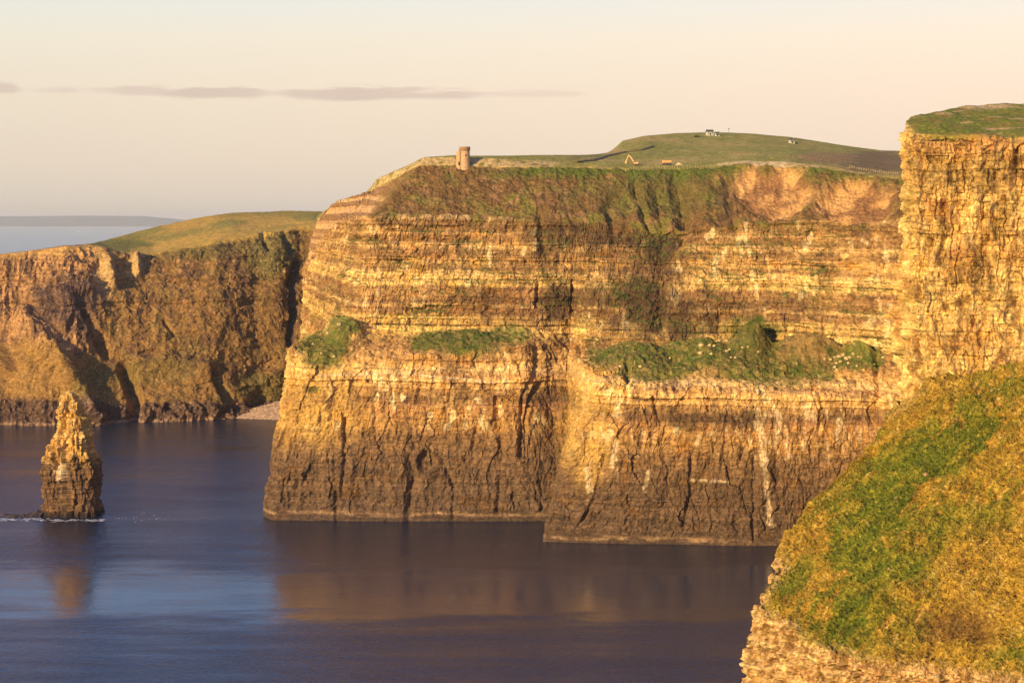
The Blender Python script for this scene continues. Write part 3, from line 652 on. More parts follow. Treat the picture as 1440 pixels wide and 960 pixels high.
# ------------------------------------------------------------------ sea stack
def sea_stack():
    prof = [  # py, left px, right px
     (724,54,137),(718,57,134),(705,58,131),(690,57,132),(670,56,131),(655,57,131),(650,57,131),(646,57,130),(641,58,127),(636,58,126),(633,59,120),(629,60,119),(627,66,119),(614,71,121),(611,72,117.5),(600,74,117.5),(589,75,117),
     (587,75,108),(578,76,107),(568,77,105),(565,77,101),(557,78,99)]
    Y0 = 968.0
    zs = [CH-(p[0]-HY)*Y0/F for p in prof]; zs[0] = -5
    V, U = 340, 300
    zz = np.linspace(-5, zs[-1], V)
    L = np.interp(zz, zs, [(p[1]-HX)*Y0/F for p in prof]); Rr = np.interp(zz, zs, [(p[2]-HX)*Y0/F for p in prof])
    th = np.linspace(0, 2*math.pi, U, endpoint=False)
    cx = (L+Rr)/2; rx = (Rr-L)/2-.8; ry = np.clip(rx*.8, 3, 12)+2
    ct = np.cos(th); sn = np.sin(th)
    pw = .45
    X = cx[:, None]+rx[:, None]*np.sign(ct)*np.abs(ct)**pw; Y = Y0+12+ry[:, None]*np.sign(sn)*np.abs(sn)**pw
    P = np.stack([X, Y, zz[:, None]+0*X], -1)
    nrm = np.stack([ct[None, :]+0*X, sn[None, :]+0*X, 0*X], -1)
    Z = P[..., 2]; upper = sst(28, 36, Z)
    mid = fbm(X/6, Y/6, Z/9, 4); fine = fbm(X/1.6, Y/1.6, Z/1.8, 3)
    px, py = proj(P)
    D = mid*2.2+fine*.8+(ridged(X/5+3, Y/5, Z/22, 3)-.45)*(1.8+2.6*upper)
    zb = Z+.8*mid
    D += (beds(zb, 3.2, X, 2)-.5)*(1.3-.6*upper)+(beds(zb, 1.2, X, 5)-.5)*.8+(blocks(X+Y+mid*2, zb, 3.0, 3.4, 2)-.5)*2.2+(blocks(X-Y+mid, zb, 1.6, 5.4, 4)-.5)*1.6
    for pts, w, d in [([(80,586),(81,600),(80,620)],2.2,3),([(92,620),(93,650)],2.5,2.5),([(104,620),(106,655)],2.5,2.5),([(116,620),(117,640)],3,3)]:
        D -= seg(px, py, pts, w)*d*(sn[None, :] < 0)
    D = D*.85-.3; D *= (1-.4*sst(58, 68, Z))
    P = P+nrm*D[..., None]
    # ragged top: close with a falling summit
    capn = 10
    top = P[-1]; ctr = top.mean(0)
    caps = [top+(ctr-top)*f+np.array([0, 0, 1.2*math.sin(f*1.5)+0]) for f in np.linspace(.1, 1, capn)]
    P = np.concatenate([P, np.array(caps)], 0)
    X, Y, Z = P[..., 0], P[..., 1], P[..., 2]
    P[..., 2] += sst(50, 66, Z)*(2.0*fbm(X/3, Y/3, Z*0, 2)-.12*(X+254))
    fine = fbm(X/1.5, Y/1.5, Z/1.6, 3)
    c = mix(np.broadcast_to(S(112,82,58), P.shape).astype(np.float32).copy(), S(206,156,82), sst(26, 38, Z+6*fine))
    c = mix(c, S(150,108,66), sst(0, .3, fbm(X/5, Y/5, Z/12, 3))*.7)
    c = mix(c, S(234,192,130), sst(.1, .3, fbm(X/3+5, Y/3, Z/5, 3))*.6*sst(24, 38, Z))
    px2, py2 = proj(P)
    c = mix(c, PALE, blob(px2, py2, 85, 663, 8, 13, fine)*.85)
    c = jitter(c, fine*.4+(beds(Z, 1.4, X, 3)[...]-.5)*.35)
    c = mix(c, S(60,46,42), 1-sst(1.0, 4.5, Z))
    al = 0*Z
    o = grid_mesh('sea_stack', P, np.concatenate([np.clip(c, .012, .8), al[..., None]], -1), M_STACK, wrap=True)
    tag(o, 'tall lone rock stack standing in the sea, golden at its narrow top', 'sea stack')
sea_stack()

# ------------------------------------------------------------------ small rocks
def rock_mesh(name, r, seed, flat=.7, sub=3):
    import bmesh
    bm = bmesh.new(); bmesh.ops.create_icosphere(bm, subdivisions=sub, radius=1)
    co = np.array([v.co[:] for v in bm.verts]); n = co.copy()
    q = np.round(co*1.6+fbm(co[:, 0]*1.3+seed, co[:, 1]*1.3, co[:, 2]*1.3, 2)[:, None]*.9)/1.6
    co = co*.6+q*.4
    d = fbm(n[:, 0]*2+seed*3.1, n[:, 1]*2, n[:, 2]*2, 3)
    co = co*(1+.35*d)[:, None]; co[:, 2] *= flat
    for v, c in zip(bm.verts, co): v.co = c*r
    me = bpy.data.meshes.new(name); bm.to_mesh(me); bm.free(); return me
M_BOULD = plain_mat('pale_boulder', S(204,170,118), .9, .25, .8)
M_BOULD2 = plain_mat('brown_boulder', S(168,126,80), .9, .3, .8)
M_DARKROCK = plain_mat('wet_rock', S(62,46,42), .7, .3, .4)
from mathutils import Vector
from mathutils.bvhtree import BVHTree
CO = Vector((0, 0, CH))
_dg = None
def hit(px, py, names=('main_cliff',)):
    d = Vector(((px-HX)/F, 1, -(py-HY)/F)).normalized()
    best = None
    for nme in names:
        ok, loc, nr, i = bpy.data.objects[nme].ray_cast(CO, d)
        if ok and (best is None or loc.y < best.y): best = loc.copy()
    return best
bpy.context.view_layer.update()
protos = [rock_mesh('boulder', 1, k) for k in range(5)]
for m in protos[:4]: m.materials.append(M_BOULD)
protos[4].materials.append(M_BOULD2)
def boulder(px, py, size, label, group, k=None, on=('main_cliff',)):
    h = hit(px, py, on)
    if h is None: return
    k = random.randrange(4) if k is None else k
    o = bpy.data.objects.new('boulder', protos[k]); COL.objects.link(o)
    w = size*h.y/F/2*.8
    o.location = (h.x, h.y, h.z+w*.25); o.scale = (w, w*random.uniform(.8, 1.1), w*random.uniform(.8, 1.1)); o.rotation_euler = (0, 0, random.uniform(0, 6))
    tag(o, label, 'boulder', group)
for x, y, sz in [(872,516,7),(900,516,7),(942,504,5.5)]:
    boulder(x, y, sz, {872:'pale boulder near the left end of the green ledge of the right headland', 900:'largest pale upright boulder at the brink of the green ledge', 942:'small round pale boulder alone in the middle of the green ledge'}[x], 'boulders on the green ledge')
for x, y, sz in [(986,486,9),(998,486,6),(1004,487,7),(1007,481,5),(1017,474,5),(1012,480,7),(1022,480,7),(985,497,10),(1000,498,6),(1026,492,6),(1022,494,7),(1044,489,6),(1052,488,5),(1034,503,5),(1028,503,5),(1066,495,4.5)]:
    boulder(x, y, sz, 'pale angular boulder in the loose scatter left of the dark mounds on the green ledge', 'boulders scattered left of the dark mounds')
for x, y, sz in [(1168,506,6),(1174,503,7),(1180,502,8),(1186,500,9),(1190,505,9),(1195,503,7),(1182,509,7),(1176,511,6),(1193,511,6),(1174,517,8),(1177,520,6),(1200,498,7),(1160,505,5)]:
    boulder(x, y, sz, 'pale boulder in the tumbled heap right of the brown mound on the green ledge', 'boulders heaped right of the brown mound')
for x, y, sz in [(1205,515,6),(1215,520,5),(1229,513,4.5),(1242,503,6),(1207,502,5)]:
    boulder(x, y, sz, 'small pale boulder on the greenest right end of the ledge', 'boulders at the right end of the ledge')
for x, y, sz, l in [(461,469,7,'upper of two white boulders on the left shoulder of the first headland'),(477,457,8,'white boulder at the crest of the left shoulder, topmost there')]:
    boulder(x, y, sz, l, 'boulders on the left shoulder')
for x, y, sz in [(440,484,5),(452,497,5),(470,502,6),(478,512,5),(495,492,5),(506,484,5)]:
    boulder(x, y, sz, 'small boulder on the sloping green shoulder above the first headland', 'small boulders on the left shoulder')
for x, y, sz in [(1250,800,5),(1183,628,6),(1302,668,9),(1260,700,5),(1220,735,5),(1345,590,6),(1370,545,6),(1395,550,7),(1405,548,5),(1420,530,6)]:
    boulder(x, y, sz, 'small pale rock poking out of the near turf slope', 'rocks poking out of the near slope', 4, ('near_slope',))

# reef beside the stack
def reef():
    V, U = 60, 260
    u = np.linspace(0, 1, U)[None, :]+np.zeros((V, 1)); v = np.linspace(-1, 1, V)[:, None]+np.zeros((1, U))
    X = (lerp(-14, 62, u)-HX)*975/F; Y = 972+v*9+2*np.sin(u*9)
    h = (1-np.abs(v)**1.5)*(1.5+2.4*fbm(X/5, Y/4, 0*X, 4)+1.6*sst(.6, 1, u)-1.3*sst(.25, .2, u)*sst(.1, .2, u))-1.6*(1-sst(0, .05, u))-.9
    h += fbm(X/1.5, Y/1.5, 0*X+3, 3)*.7
    P = np.stack([X, Y, h], -1)
    o = grid_mesh('reef', P, None, M_DARKROCK); tag(o, 'low dark reef awash, running left from the foot of the sea stack', 'reef')
reef()
# shingle beach in the bay corner
def beach():
    pts = []
    V, U = 40, 200
    u = np.linspace(0, 1, U)[None, :]+np.zeros((V, 1)); v = np.linspace(0, 1, V)[:, None]+np.zeros((1, U))
    px = lerp(318, 440, u); Yf = lerp(1452, 1425, u); Yb = Yf+6+lerp(0, 75, u)
    Yc = lerp(Yf, Yb, v); X = (px-HX)*Yc/F
    Z = -.6+v*lerp(2.0, 14.0, np.clip(u*1.3, 0, 1))+fbm(X/4, Yc/4, 0*X, 4)*.9*v
    P = np.stack([X, Yc, Z], -1)
    c = mix(np.broadcast_to(S(206,164,132), P.shape).astype(np.float32).copy(), S(150,108,84), sst(.05, .3, fbm(X/2, Yc/2, X*0, 3)))
    al = np.ones_like(X)
    o = grid_mesh('shingle_beach', P, np.concatenate([c, al[..., None]], -1), M_FAR); tag(o, kind='structure')
beach()

# ------------------------------------------------------------------ mesh builder for built things
import bmesh
class MB:
    def __init__(s): s.bm = bmesh.new()
    def box(s, c, d, rz=0, bev=0):
        r = bmesh.ops.create_cube(s.bm, size=1)['verts']
        for v in r:
            x, y, z = v.co.x*d[0], v.co.y*d[1], v.co.z*d[2]
            v.co = (c[0]+x*math.cos(rz)-y*math.sin(rz), c[1]+x*math.sin(rz)+y*math.cos(rz), c[2]+z)
        if bev:
            es = list({e for v in r for e in v.link_edges}); bmesh.ops.bevel(s.bm, geom=es, offset=bev, segments=2, affect='EDGES')
        return s
    def bar(s, a, b, w, h=None):
        a = Vector(a); b = Vector(b); h = h or w; d = b-a; L = d.length
        q = d.to_track_quat('Z', 'Y'); r = bmesh.ops.create_cube(s.bm, size=1)['verts']
        for v in r: v.co = (a+b)/2+q @ Vector((v.co.x*w, v.co.y*h, v.co.z*L))
        return s
    def lathe(s, prof, seg=40, c=(0, 0, 0), a0=0, a1=2*math.pi):
        full = abs(a1-a0-2*math.pi) < 1e-6
        n = seg if full else seg+1; rings = []
        for r, z in prof:
            rings.append([s.bm.verts.new((c[0]+r*math.cos(a0+(a1-a0)*i/seg), c[1]+r*math.sin(a0+(a1-a0)*i/seg), c[2]+z)) for i in range(n)])
        for A, B in zip(rings, rings[1:]):
            for i in range(n if full else n-1):
                s.bm.faces.new((A[i], A[(i+1) % n], B[(i+1) % n], B[i]))
        return s
    def cyl(s, a, b, r, seg=20):
        a = Vector(a); b = Vector(b); q = (b-a).to_track_quat('Z', 'Y'); L = (b-a).length
        v = bmesh.ops.create_cone(s.bm, cap_ends=True, segments=seg, radius1=r, radius2=r, depth=L)['verts']
        for x in v: x.co = (a+b)/2+q @ x.co
        return s
    def prism(s, pts, y0, y1):
        A = [s.bm.verts.new((x, y0, z)) for x, z in pts]; B = [s.bm.verts.new((x, y1, z)) for x, z in pts]
        s.bm.faces.new(A); s.bm.faces.new(B[::-1]); n = len(pts)
        for i in range(n): s.bm.faces.new((A[i], B[i], B[(i+1) % n], A[(i+1) % n]))
        return s
    def build(s, name, mat, parent=None):
        bmesh.ops.recalc_face_normals(s.bm, faces=s.bm.faces)
        me = bpy.data.meshes.new(name); s.bm.to_mesh(me); s.bm.free(); me.materials.append(mat)
        o = bpy.data.objects.new(name, me); COL.objects.link(o)
        if parent: o.parent = parent
        return o
def empty(name, loc, rz=0):
    o = bpy.data.objects.new(name, None); COL.objects.link(o); o.location = loc; o.rotation_euler = (0, 0, rz); return o

M_STONE = plain_mat('tower_stone', S(188,146,104), .9, .3, 1.2)
M_STONE2 = plain_mat('tower_coping', S(150,112,76), .9, .3, 1.5)
M_HOLE = plain_mat('dark_opening', S(40,30,26), .9, .1, 1)
M_WHITE = plain_mat('white_render', S(190,180,156), .8, .05, 1)
M_SLATE = plain_mat('slate_roof', S(80,74,72), .7, .15, 1)
M_ORANGE = plain_mat('orange_paint', S(226,156,96), .45, .12, 1)
M_STEEL = plain_mat('dark_steel', S(60,56,54), .5, .2, 1)
M_SLAB = plain_mat('fence_stone', S(146,124,88), .9, .15, 1)
M_BUSH = plain_mat('bush_leaves', S(58,66,24), .9, .4, 1.2)
M_GLASS = plain_mat('window_glass', S(50,56,62), .15, .05, 1)

# --- tower
def ground(px, Y):
    """height of the plateau under a point, by a ray from above"""
    x = (px-HX)*Y/F
    ok, loc, nr, i = bpy.data.objects['main_cliff'].ray_cast(Vector((x, Y, 600)), Vector((0, 0, -1)))
    return Vector((x, Y, loc.z if ok else 200))
g = ground(653.5, 1061.5)
tw = empty('stone_tower', (g.x, g.y, CH+(HY-232.8)*1061.5/F))
tag(tw, 'round stone lookout tower with a smaller stair turret on the cliff top skyline', 'tower')
MB().lathe([(0, -3), (3.55, -3), (3.5, 0), (3.3, .6), (3.1, 9.6), (3.12, 9.8)], 48).build('wall', M_STONE, tw)
pb = MB().lathe([(3.12, 9.7), (3.45, 10.1), (3.45, 11.6), (2.95, 11.6), (2.95, 10.3), (0, 10.3)], 48)
pb.build('parapet', M_STONE2, tw)
MB().lathe([(3.1, 9.0), (3.38, 9.25), (3.38, 9.6), (3.1, 9.75)], 48).build('corbel_ring', M_STONE2, tw)
tr = MB().lathe([(0, -3), (1.9, -3), (1.85, 0), (1.75, 7.9), (1.9, 8.1), (1.9, 8.7), (0, 9.3)], 32, (-3.4, -1.2, 0)).build('turret', M_STONE, tw)
for a, z, h in [(-1.35, 6.2, 1.2)]:
    w = MB().box((3.2*math.cos(a), 3.2*math.sin(a), z), (.4, .5, h), a).build('window', M_HOLE, tw)
MB().box((-3.4, -3.02, 1.1), (.95, .2, 2.1)).build('door', M_HOLE, tw)

# --- cliff path fence: upright flagstones
def fence(name, pts, label, n, h=1.15):
    P0 = [Vector(ground(x, Y)) for x, Y in pts]
    root = empty(name, P0[0]); tag(root, label, 'fence')
    seglen = [(b-a).length for a, b in zip(P0, P0[1:])]; tot = sum(seglen)
    proto = None
    for i in range(n):
        d = tot*i/(n-1); k = 0
        while k < len(seglen)-1 and d > seglen[k]: d -= seglen[k]; k += 1
        p = P0[k].lerp(P0[k+1], d/seglen[k]); px = p.x*F/p.y+HX
        g = ground(px, p.y)
        if proto is None:
            mb = MB().box((0, 0, h/2-.2), (.7, .2, h+.4), bev=.05); proto = mb.build('post', M_SLAB, root); o = proto
        else:
            o = proto.copy(); COL.objects.link(o); o.parent = root
        o.location = g-P0[0]; o.rotation_euler = (random.uniform(-.05, .05), random.uniform(-.04, .04), random.uniform(-.3, .3)); o.scale = (1, 1, random.uniform(.8, 1.15))
fence('flagstone_fence', [(880,1052),(950,1052),(1000,1048)], 'row of upright pale flagstones along the cliff path below the digger', 34)
fence('flagstone_fence', [(1104,1034),(1140,1029),(1175,1023),(1215,1013)], 'long row of upright flagstones running down right along the cliff top', 48)
fence('flagstone_fence', [(1195,1060),(1225,1050),(1262,1035)], 'short row of tall pale flagstones beside the near cliff top', 22, 1.6)

# --- field bank (dark line climbing the hill)
def bank():
    pts = [(815,229),(835,226),(855,219.5),(880,214.5),(900,212),(918,206.5)]
    H = []
    for x, y in pts:
        h = hit(x, y); H.append(h)
    P0 = H[0]; n = 120; t = np.linspace(0, len(H)-1, n); i = np.minimum(t.astype(int), len(H)-2); f = (t-i)[:, None]
    A = np.array([h[:] for h in H]); C = A[i]*(1-f)+A[i+1]*f
    for k in range(n):
        ok, loc, nr, ii = bpy.data.objects['main_cliff'].ray_cast(Vector((C[k, 0], C[k, 1], 600)), Vector((0, 0, -1)))
        if ok: C[k, 2] = loc.z
    sec = [(-1.5, -.6), (-1.1, .9), (-.5, 1.2), (.4, 1.2), (1.0, .7), (1.5, -.6)]
    tt = np.gradient(C, axis=0); tt /= np.linalg.norm(tt[:, :2], axis=1)[:, None]; nn = np.stack([-tt[:, 1], tt[:, 0]], -1)
    P = np.zeros((n, len(sec), 3))
    for j, (a, z) in enumerate(sec):
        P[:, j, :2] = C[:, :2]+nn*a*1.3; P[:, j, 2] = C[:, 2]+z*.9
    P += fbm(P[..., 0]/2, P[..., 1]/2, P[..., 2]/2, 2)[..., None]*.4
    o = grid_mesh('field_bank', P, None, plain_mat('bank_turf', S(112,88,48), .95, .3, .5)); tag(o, 'dark turf bank climbing the hillside behind the digger', 'field bank')
bank()

# --- excavator
def on_ground(px, Y, dz=0):
    g = ground(px, Y); g.z += dz; return g
g = on_ground(894, 1075)
ex = empty('excavator', g, math.pi-.15); tag(ex, 'orange excavator with its arm bent high, working on the cliff top plateau', 'excavator')
for sy in (-1, 1):
    t = MB(); t.box((0, sy*1.15, .5), (3.6, .5, .75), bev=.25); t.build('track', M_STEEL, ex)
MB().box((-.3, 0, 1.45), (2.9, 2.5, 1.0), bev=.15).box((-1.3, 0, 1.6), (.9, 2.6, 1.2), bev=.15).build('body', M_ORANGE, ex)
cab = MB().box((.55, .75, 2.2), (1.4, 1.0, 1.6), bev=.12).build('cab', M_ORANGE, ex)
MB().box((.6, .75, 2.45), (1.44, 1.04, .8)).build('window', M_GLASS, cab)
MB().bar((.9, -.2, 1.6), (3.4, -.2, 5.6), .55, .7).bar((3.4, -.2, 5.6), (4.6, -.2, 6.6), .5, .6).build('boom', M_ORANGE, ex)
MB().bar((4.4, -.2, 6.7), (6.2, -.2, 2.6), .45, .5).build('dipper_arm', M_ORANGE, ex)
MB().prism([(5.7, 2.7), (6.7, 2.6), (6.9, 1.5), (6.2, 1.0), (5.6, 1.5)], -.75, .4).build('bucket', M_ORANGE, ex)
# --- dump truck
g = on_ground(937, 1076)
dt = empty('dump_truck', g, .1); tag(dt, 'orange dump truck parked right of the excavator on the cliff top', 'truck')
MB().box((-1.9, 0, 2.0), (1.4, 2.1, 1.9), bev=.15).build('cab', M_ORANGE, dt)
MB().prism([(-1.0, 1.5), (-1.2, 2.9), (3.0, 3.0), (3.2, 2.5), (2.4, 1.4)], -1.2, 1.2).build('skip', M_ORANGE, dt)
MB().box((.3, 0, 1.1), (5.2, 1.2, .4)).build('chassis', M_STEEL, dt)
for x in (-1.9, .9, 2.3):
    for y in (-1.05, 1.05):
        MB().cyl((x, y-.22, .65), (x, y+.22, .65), .65).build('wheel', M_STEEL, dt)
# --- rubble heap
def heap(px, Y, r, h, label):
    g = on_ground(px, Y); V, U = 40, 70
    q = np.linspace(1, 0, V)[:, None]; th = np.linspace(0, 2*math.pi, U, endpoint=False)[None, :]
    X = g.x+q*r*np.cos(th)*1.3; Yy = g.y+q*r*np.sin(th); Z = g.z-.6+(1-q)**.8*h+.5*fbm(X/1.1, Yy/1.1, 0*X, 3)*(1-.3*q)+.2
    o = grid_mesh('rubble_heap', np.stack([X, Yy, Z], -1), None, M_BOULD, wrap=True); tag(o, label, 'rubble heap')
heap(955, 1074, 2.4, 2.2, 'pale heap of quarried rubble right of the dump truck')
# --- houses on the hill
def house(px, py, L, Wd, H, label, rz=0.2, name='cottage'):
    h = hit(px, py); r = empty(name, (h.x, h.y, h.z), rz); tag(r, label, 'house')
    MB().prism([(-L/2, -1.5), (-L/2, H), (L/2, H), (L/2, -1.5)], -Wd/2, Wd/2).build('wall', M_WHITE, r)
    b = MB(); rf = H+Wd*.42
    A = [(-L/2-.3, -Wd/2-.35, H-.1), (L/2+.3, -Wd/2-.35, H-.1), (L/2+.3, 0, rf), (-L/2-.3, 0, rf), (-L/2-.3, Wd/2+.35, H-.1), (L/2+.3, Wd/2+.35, H-.1)]
    v = [b.bm.verts.new(p) for p in A]
    for f in ((0, 1, 2, 3), (3, 2, 5, 4), (1, 5, 2), (0, 3, 4), (0, 4, 5, 1)): b.bm.faces.new([v[i] for i in f])
    rr = b.build('roof', M_SLATE, r)
    MB().box((L*.35, 0, rf+.3), (.8, .7, 1.4)).build('chimney', M_WHITE, rr)
    for x in (-.3, .3):
        MB().box((x*L, -Wd/2-.02, H*.58), (.9, .12, 1.1)).build('window', M_GLASS, r)
    MB().box((0, -Wd/2-.02, 1.0), (.95, .12, 2.0)).build('door', M_HOLE, r)
house(998, 190.5, 5.5, 4.5, 3.0, 'small white cottage near the crest of the hill, left of the pair')
house(1008.5, 191.5, 3.2, 3.0, 2.4, 'tiny white outbuilding just right of the cottage on the hill crest', name='outbuilding')
house(1113.5, 201.5, 4.0, 3.6, 2.6, 'lone white hut on the right shoulder of the hill', name='hut')
h = hit(1025, 188)
ma = empty('mast', h); tag(ma, 'thin mast standing on the skyline right of the cottage', 'mast')
MB().cyl((0, 0, -1), (0, 0, 4.6), .16, 8).build('pole', M_STEEL, ma); MB().box((0, 0, 4.2), (1.0, .2, .8)).build('antenna', M_STEEL, ma)
# bushes
def bush(px, py, w, label):
    h = hit(px, py); b = bmesh.new()
    for i in range(700):
        a = random.uniform(0, 6.28); r = w*math.sqrt(random.random())*.5; z = random.random()*w*.35*(1-(2*r/w)**2)+.1
        c = Vector((r*math.cos(a), r*math.sin(a)*.7, z)); d = .28
        vs = [b.verts.new(c+Vector([random.uniform(-d, d) for _ in range(3)])) for _ in range(3)]; b.faces.new(vs)
    me = bpy.data.meshes.new('bush'); b.to_mesh(me); b.free(); me.materials.append(M_BUSH)
    o = bpy.data.objects.new('bush', me); COL.objects.link(o); o.location = h; tag(o, label, 'bush')
bush(980, 193, 5, 'dark bush left of the white cottage on the hill')
bush(1119, 202, 4, 'dark bush touching the lone white hut')

# --- far boat
def boat():
    Y = 9000.0; px, py = 112, 325.5
    Y = CH*F/(py+1.0-HY); x = (px-HX)*Y/F
    r = empty('ferry', (x, Y, 0), .3); tag(r, 'tiny white boat far out on the open sea', 'boat')
    k = 1.7
    MB().prism([(-13*k, 3*k), (-12*k, -1), (11*k, -1), (15*k, 4.2*k)], -3*k, 3*k).build('hull', M_WHITE, r)
    MB().box((-1*k, 0, 5*k), (14*k, 5*k, 4*k)).box((0, 0, 8.5*k), (8*k, 4*k, 3*k)).build('cabin', M_WHITE, r)
    MB().cyl((-4*k, 0, 9*k), (-4*k, 0, 12*k), .8*k).build('funnel', M_WHITE, r)
boat()

# --- far coast
def coast():
    U = 300; x = np.linspace(-24000, -3000, U); Y = 52000.
    px = HX+x*F/Y
    top = np.interp(px, [-400, 0, 60, 120, 200, 225, 260, 330], [304, 304.2, 303.8, 303.4, 303.8, 306, 309, 316])
    z = CH-(top-HY)*Y/F+12*fbm(x/1500, 0*x, 0*x, 3); z = np.maximum(z, 20)
    prof = [(-.0, -.02), (.1, .35), (.35, .8), (.5, 1), (.7, .75), (1, -.02)]
    P = np.zeros((len(prof), U, 3))
    for j, (a, h) in enumerate(prof):
        P[j, :, 0] = x; P[j, :, 1] = Y+a*6000+600*fbm(x/2500, 0*x+j, 0*x, 2); P[j, :, 2] = z*h
    P[:, :, 1] -= 3000
    o = grid_mesh('distant_coast', P, None, plain_mat('coast_turf', S(112,104,84), .95, .2, .002)); tag(o, kind='structure')
coast()

# ------------------------------------------------------------------ foam at the stack and reef
def foam():
    b = bmesh.new()
    for i in range(150):
        t = random.random()
        if t < .45: px, Y = random.choice((random.uniform(0, 25), random.uniform(30, 60))), 959+random.gauss(0, 2.6)
        elif t < .85: px, Y = random.uniform(55, 146), 957+random.gauss(0, 2.0)
        else: px, Y = random.uniform(140, 250), 962+random.gauss(0, 7)
        c = Vector(((px-HX)*Y/F, Y, .06)); r = random.uniform(.25, 1.1)*(.6 if t > .85 else 1); n = 7
        vs = [b.verts.new(c+Vector((r*1.5*math.cos(k*6.283/n)*random.uniform(.5, 1.3), r*math.sin(k*6.283/n)*random.uniform(.5, 1.3), random.uniform(0, .05)+i*.0005))) for k in range(n)]
        b.faces.new(vs)
    me = bpy.data.meshes.new('foam'); b.to_mesh(me); b.free(); me.materials.append(plain_mat('foam_white', S(206,196,196), .9, .1, 1))
    o = bpy.data.objects.new('sea_foam', me); COL.objects.link(o); tag(o, 'white foam round the foot of the sea stack and reef', 'foam', kind='stuff')
foam()

# ------------------------------------------------------------------ sea
def sea():
    me = bpy.data.meshes.new('sea'); R = 160000.
    me.from_pydata([(-R, -20000, 0), (R, -20000, 0), (R, R, 0), (-R, R, 0)], [], [(0, 1, 2, 3)])
    m = bpy.data.materials.new('sea_water'); nt, out = nodes(m); L = nt.links.new
    b = N(nt, 'ShaderNodeBsdfPrincipled', Roughness=.2, IOR=1.5)
    b.inputs['Base Color'].default_value = (.005, .018, .044, 1)
    g = N(nt, 'ShaderNodeNewGeometry')
    def noise(sx, sy, sc, det=3.0, rz=0.0):
        mp = N(nt, 'ShaderNodeMapping'); mp.inputs['Scale'].default_value = (sx, sy, 1); mp.inputs['Rotation'].default_value = (0, 0, rz)
        L(g.outputs['Position'], mp.inputs['Vector']); n = N(nt, 'ShaderNodeTexNoise', Scale=sc, Detail=det, Roughness=.55); L(mp.outputs[0], n.inputs['Vector']); return n.outputs['Fac']
    def math_(op, a, c, clamp=False):
        n = N(nt, 'ShaderNodeMath', operation=op, use_clamp=clamp)
        for i, v in enumerate((a, c)):
            if isinstance(v, (int, float)): n.inputs[i].default_value = v
            else: L(v, n.inputs[i])
        return n.outputs[0]
    # slick: a calm lane of water lying across the view
    sp = N(nt, 'ShaderNodeSeparateXYZ'); L(g.outputs['Position'], sp.inputs[0])
    wob = math_('ADD', math_('MULTIPLY', math_('SUBTRACT', noise(1, 1, .006, 3.0), .5), 90.), math_('MULTIPLY', math_('SUBTRACT', noise(.25, 1, .06, 4.0), .5), 110.))
    yy = math_('ADD', sp.outputs['Y'], wob)
    d = math_('ABSOLUTE', math_('SUBTRACT', yy, 770.), 0)
    mr = N(nt, 'ShaderNodeMapRange', interpolation_type='SMOOTHSTEP'); mr.inputs['From Min'].default_value = 74.; mr.inputs['From Max'].default_value = 34.
    L(d, mr.inputs['Value']); slick = mr.outputs[0]
    cmx = N(nt, 'ShaderNodeMix', data_type='RGBA'); L(slick, cmx.inputs[0]); cmx.inputs[6].default_value = (.005, .018, .044, 1); cmx.inputs[7].default_value = (.022, .036, .062, 1); L(cmx.outputs[2], b.inputs['Base Color'])  # lighter base colour in the slick imitates glitter on the water
    patch = noise(.35, 1.6, .012, 4.0, .12)
    pr = N(nt, 'ShaderNodeMapRange'); pr.inputs['From Min'].default_value = .35; pr.inputs['From Max'].default_value = .65; L(patch, pr.inputs['Value'])
    h1 = noise(1, 1.0, .085, 4.0, .3); h2 = noise(1, 1.3, .4, 3.0, -.2); h3 = noise(1, 1.2, 1.6, 2.0, .1)
    hh = math_('ADD', math_('MULTIPLY', h1, 2.6), math_('ADD', math_('MULTIPLY', h2, 2.3), math_('MULTIPLY', h3, .5)))
    stk = N(nt, 'ShaderNodeMapRange'); stk.inputs['From Min'].default_value = .32; stk.inputs['From Max'].default_value = .68; L(noise(.22, 1.2, .07, 5.0, .06), stk.inputs['Value'])
    st = math_('MULTIPLY', math_('SUBTRACT', 1.0, math_('MULTIPLY', slick, .8)), math_('ADD', math_('MULTIPLY', pr.outputs[0], .2), math_('ADD', math_('MULTIPLY', stk.outputs[0], .22), .08)))
    bp = N(nt, 'ShaderNodeBump', Distance=1.0); L(hh, bp.inputs['Height']); L(st, bp.inputs['Strength']); L(bp.outputs[0], b.inputs['Normal'])
    L(math_('SUBTRACT', .18, math_('MULTIPLY', slick, .06)), b.inputs['Roughness'])
    L(b.outputs[0], out.inputs['Surface']); me.materials.append(m)
    o = bpy.data.objects.new('sea', me); COL.objects.link(o); tag(o, kind='structure')
sea()

# ------------------------------------------------------------------ haze
def haze():
    me = bpy.data.meshes.new('haze')
    b = bmesh.new(); bmesh.ops.create_cube(b, size=1)
    x0, x1, y0, y1, z0, z1 = -40000, 30000, -300, 62000, -60, 420
    for v in b.verts: v.co = (x0 if v.co.x < 0 else x1, y0 if v.co.y < 0 else y1, z0 if v.co.z < 0 else z1)
    b.to_mesh(me); b.free()
    m = bpy.data.materials.new('haze_air'); nt, out = nodes(m)
    p = N(nt, 'ShaderNodeVolumePrincipled', Density=.000019, Anisotropy=.0); p.inputs['Color'].default_value = (.86, .84, .86, 1)
    nt.links.new(p.outputs[0], out.inputs['Volume']); me.materials.append(m)
    o = bpy.data.objects.new('haze', me); COL.objects.link(o); tag(o, kind='stuff')
    o['label'] = 'thin evening haze over the sea'; o['category'] = 'haze'
USE_HAZE = True
if USE_HAZE: haze()

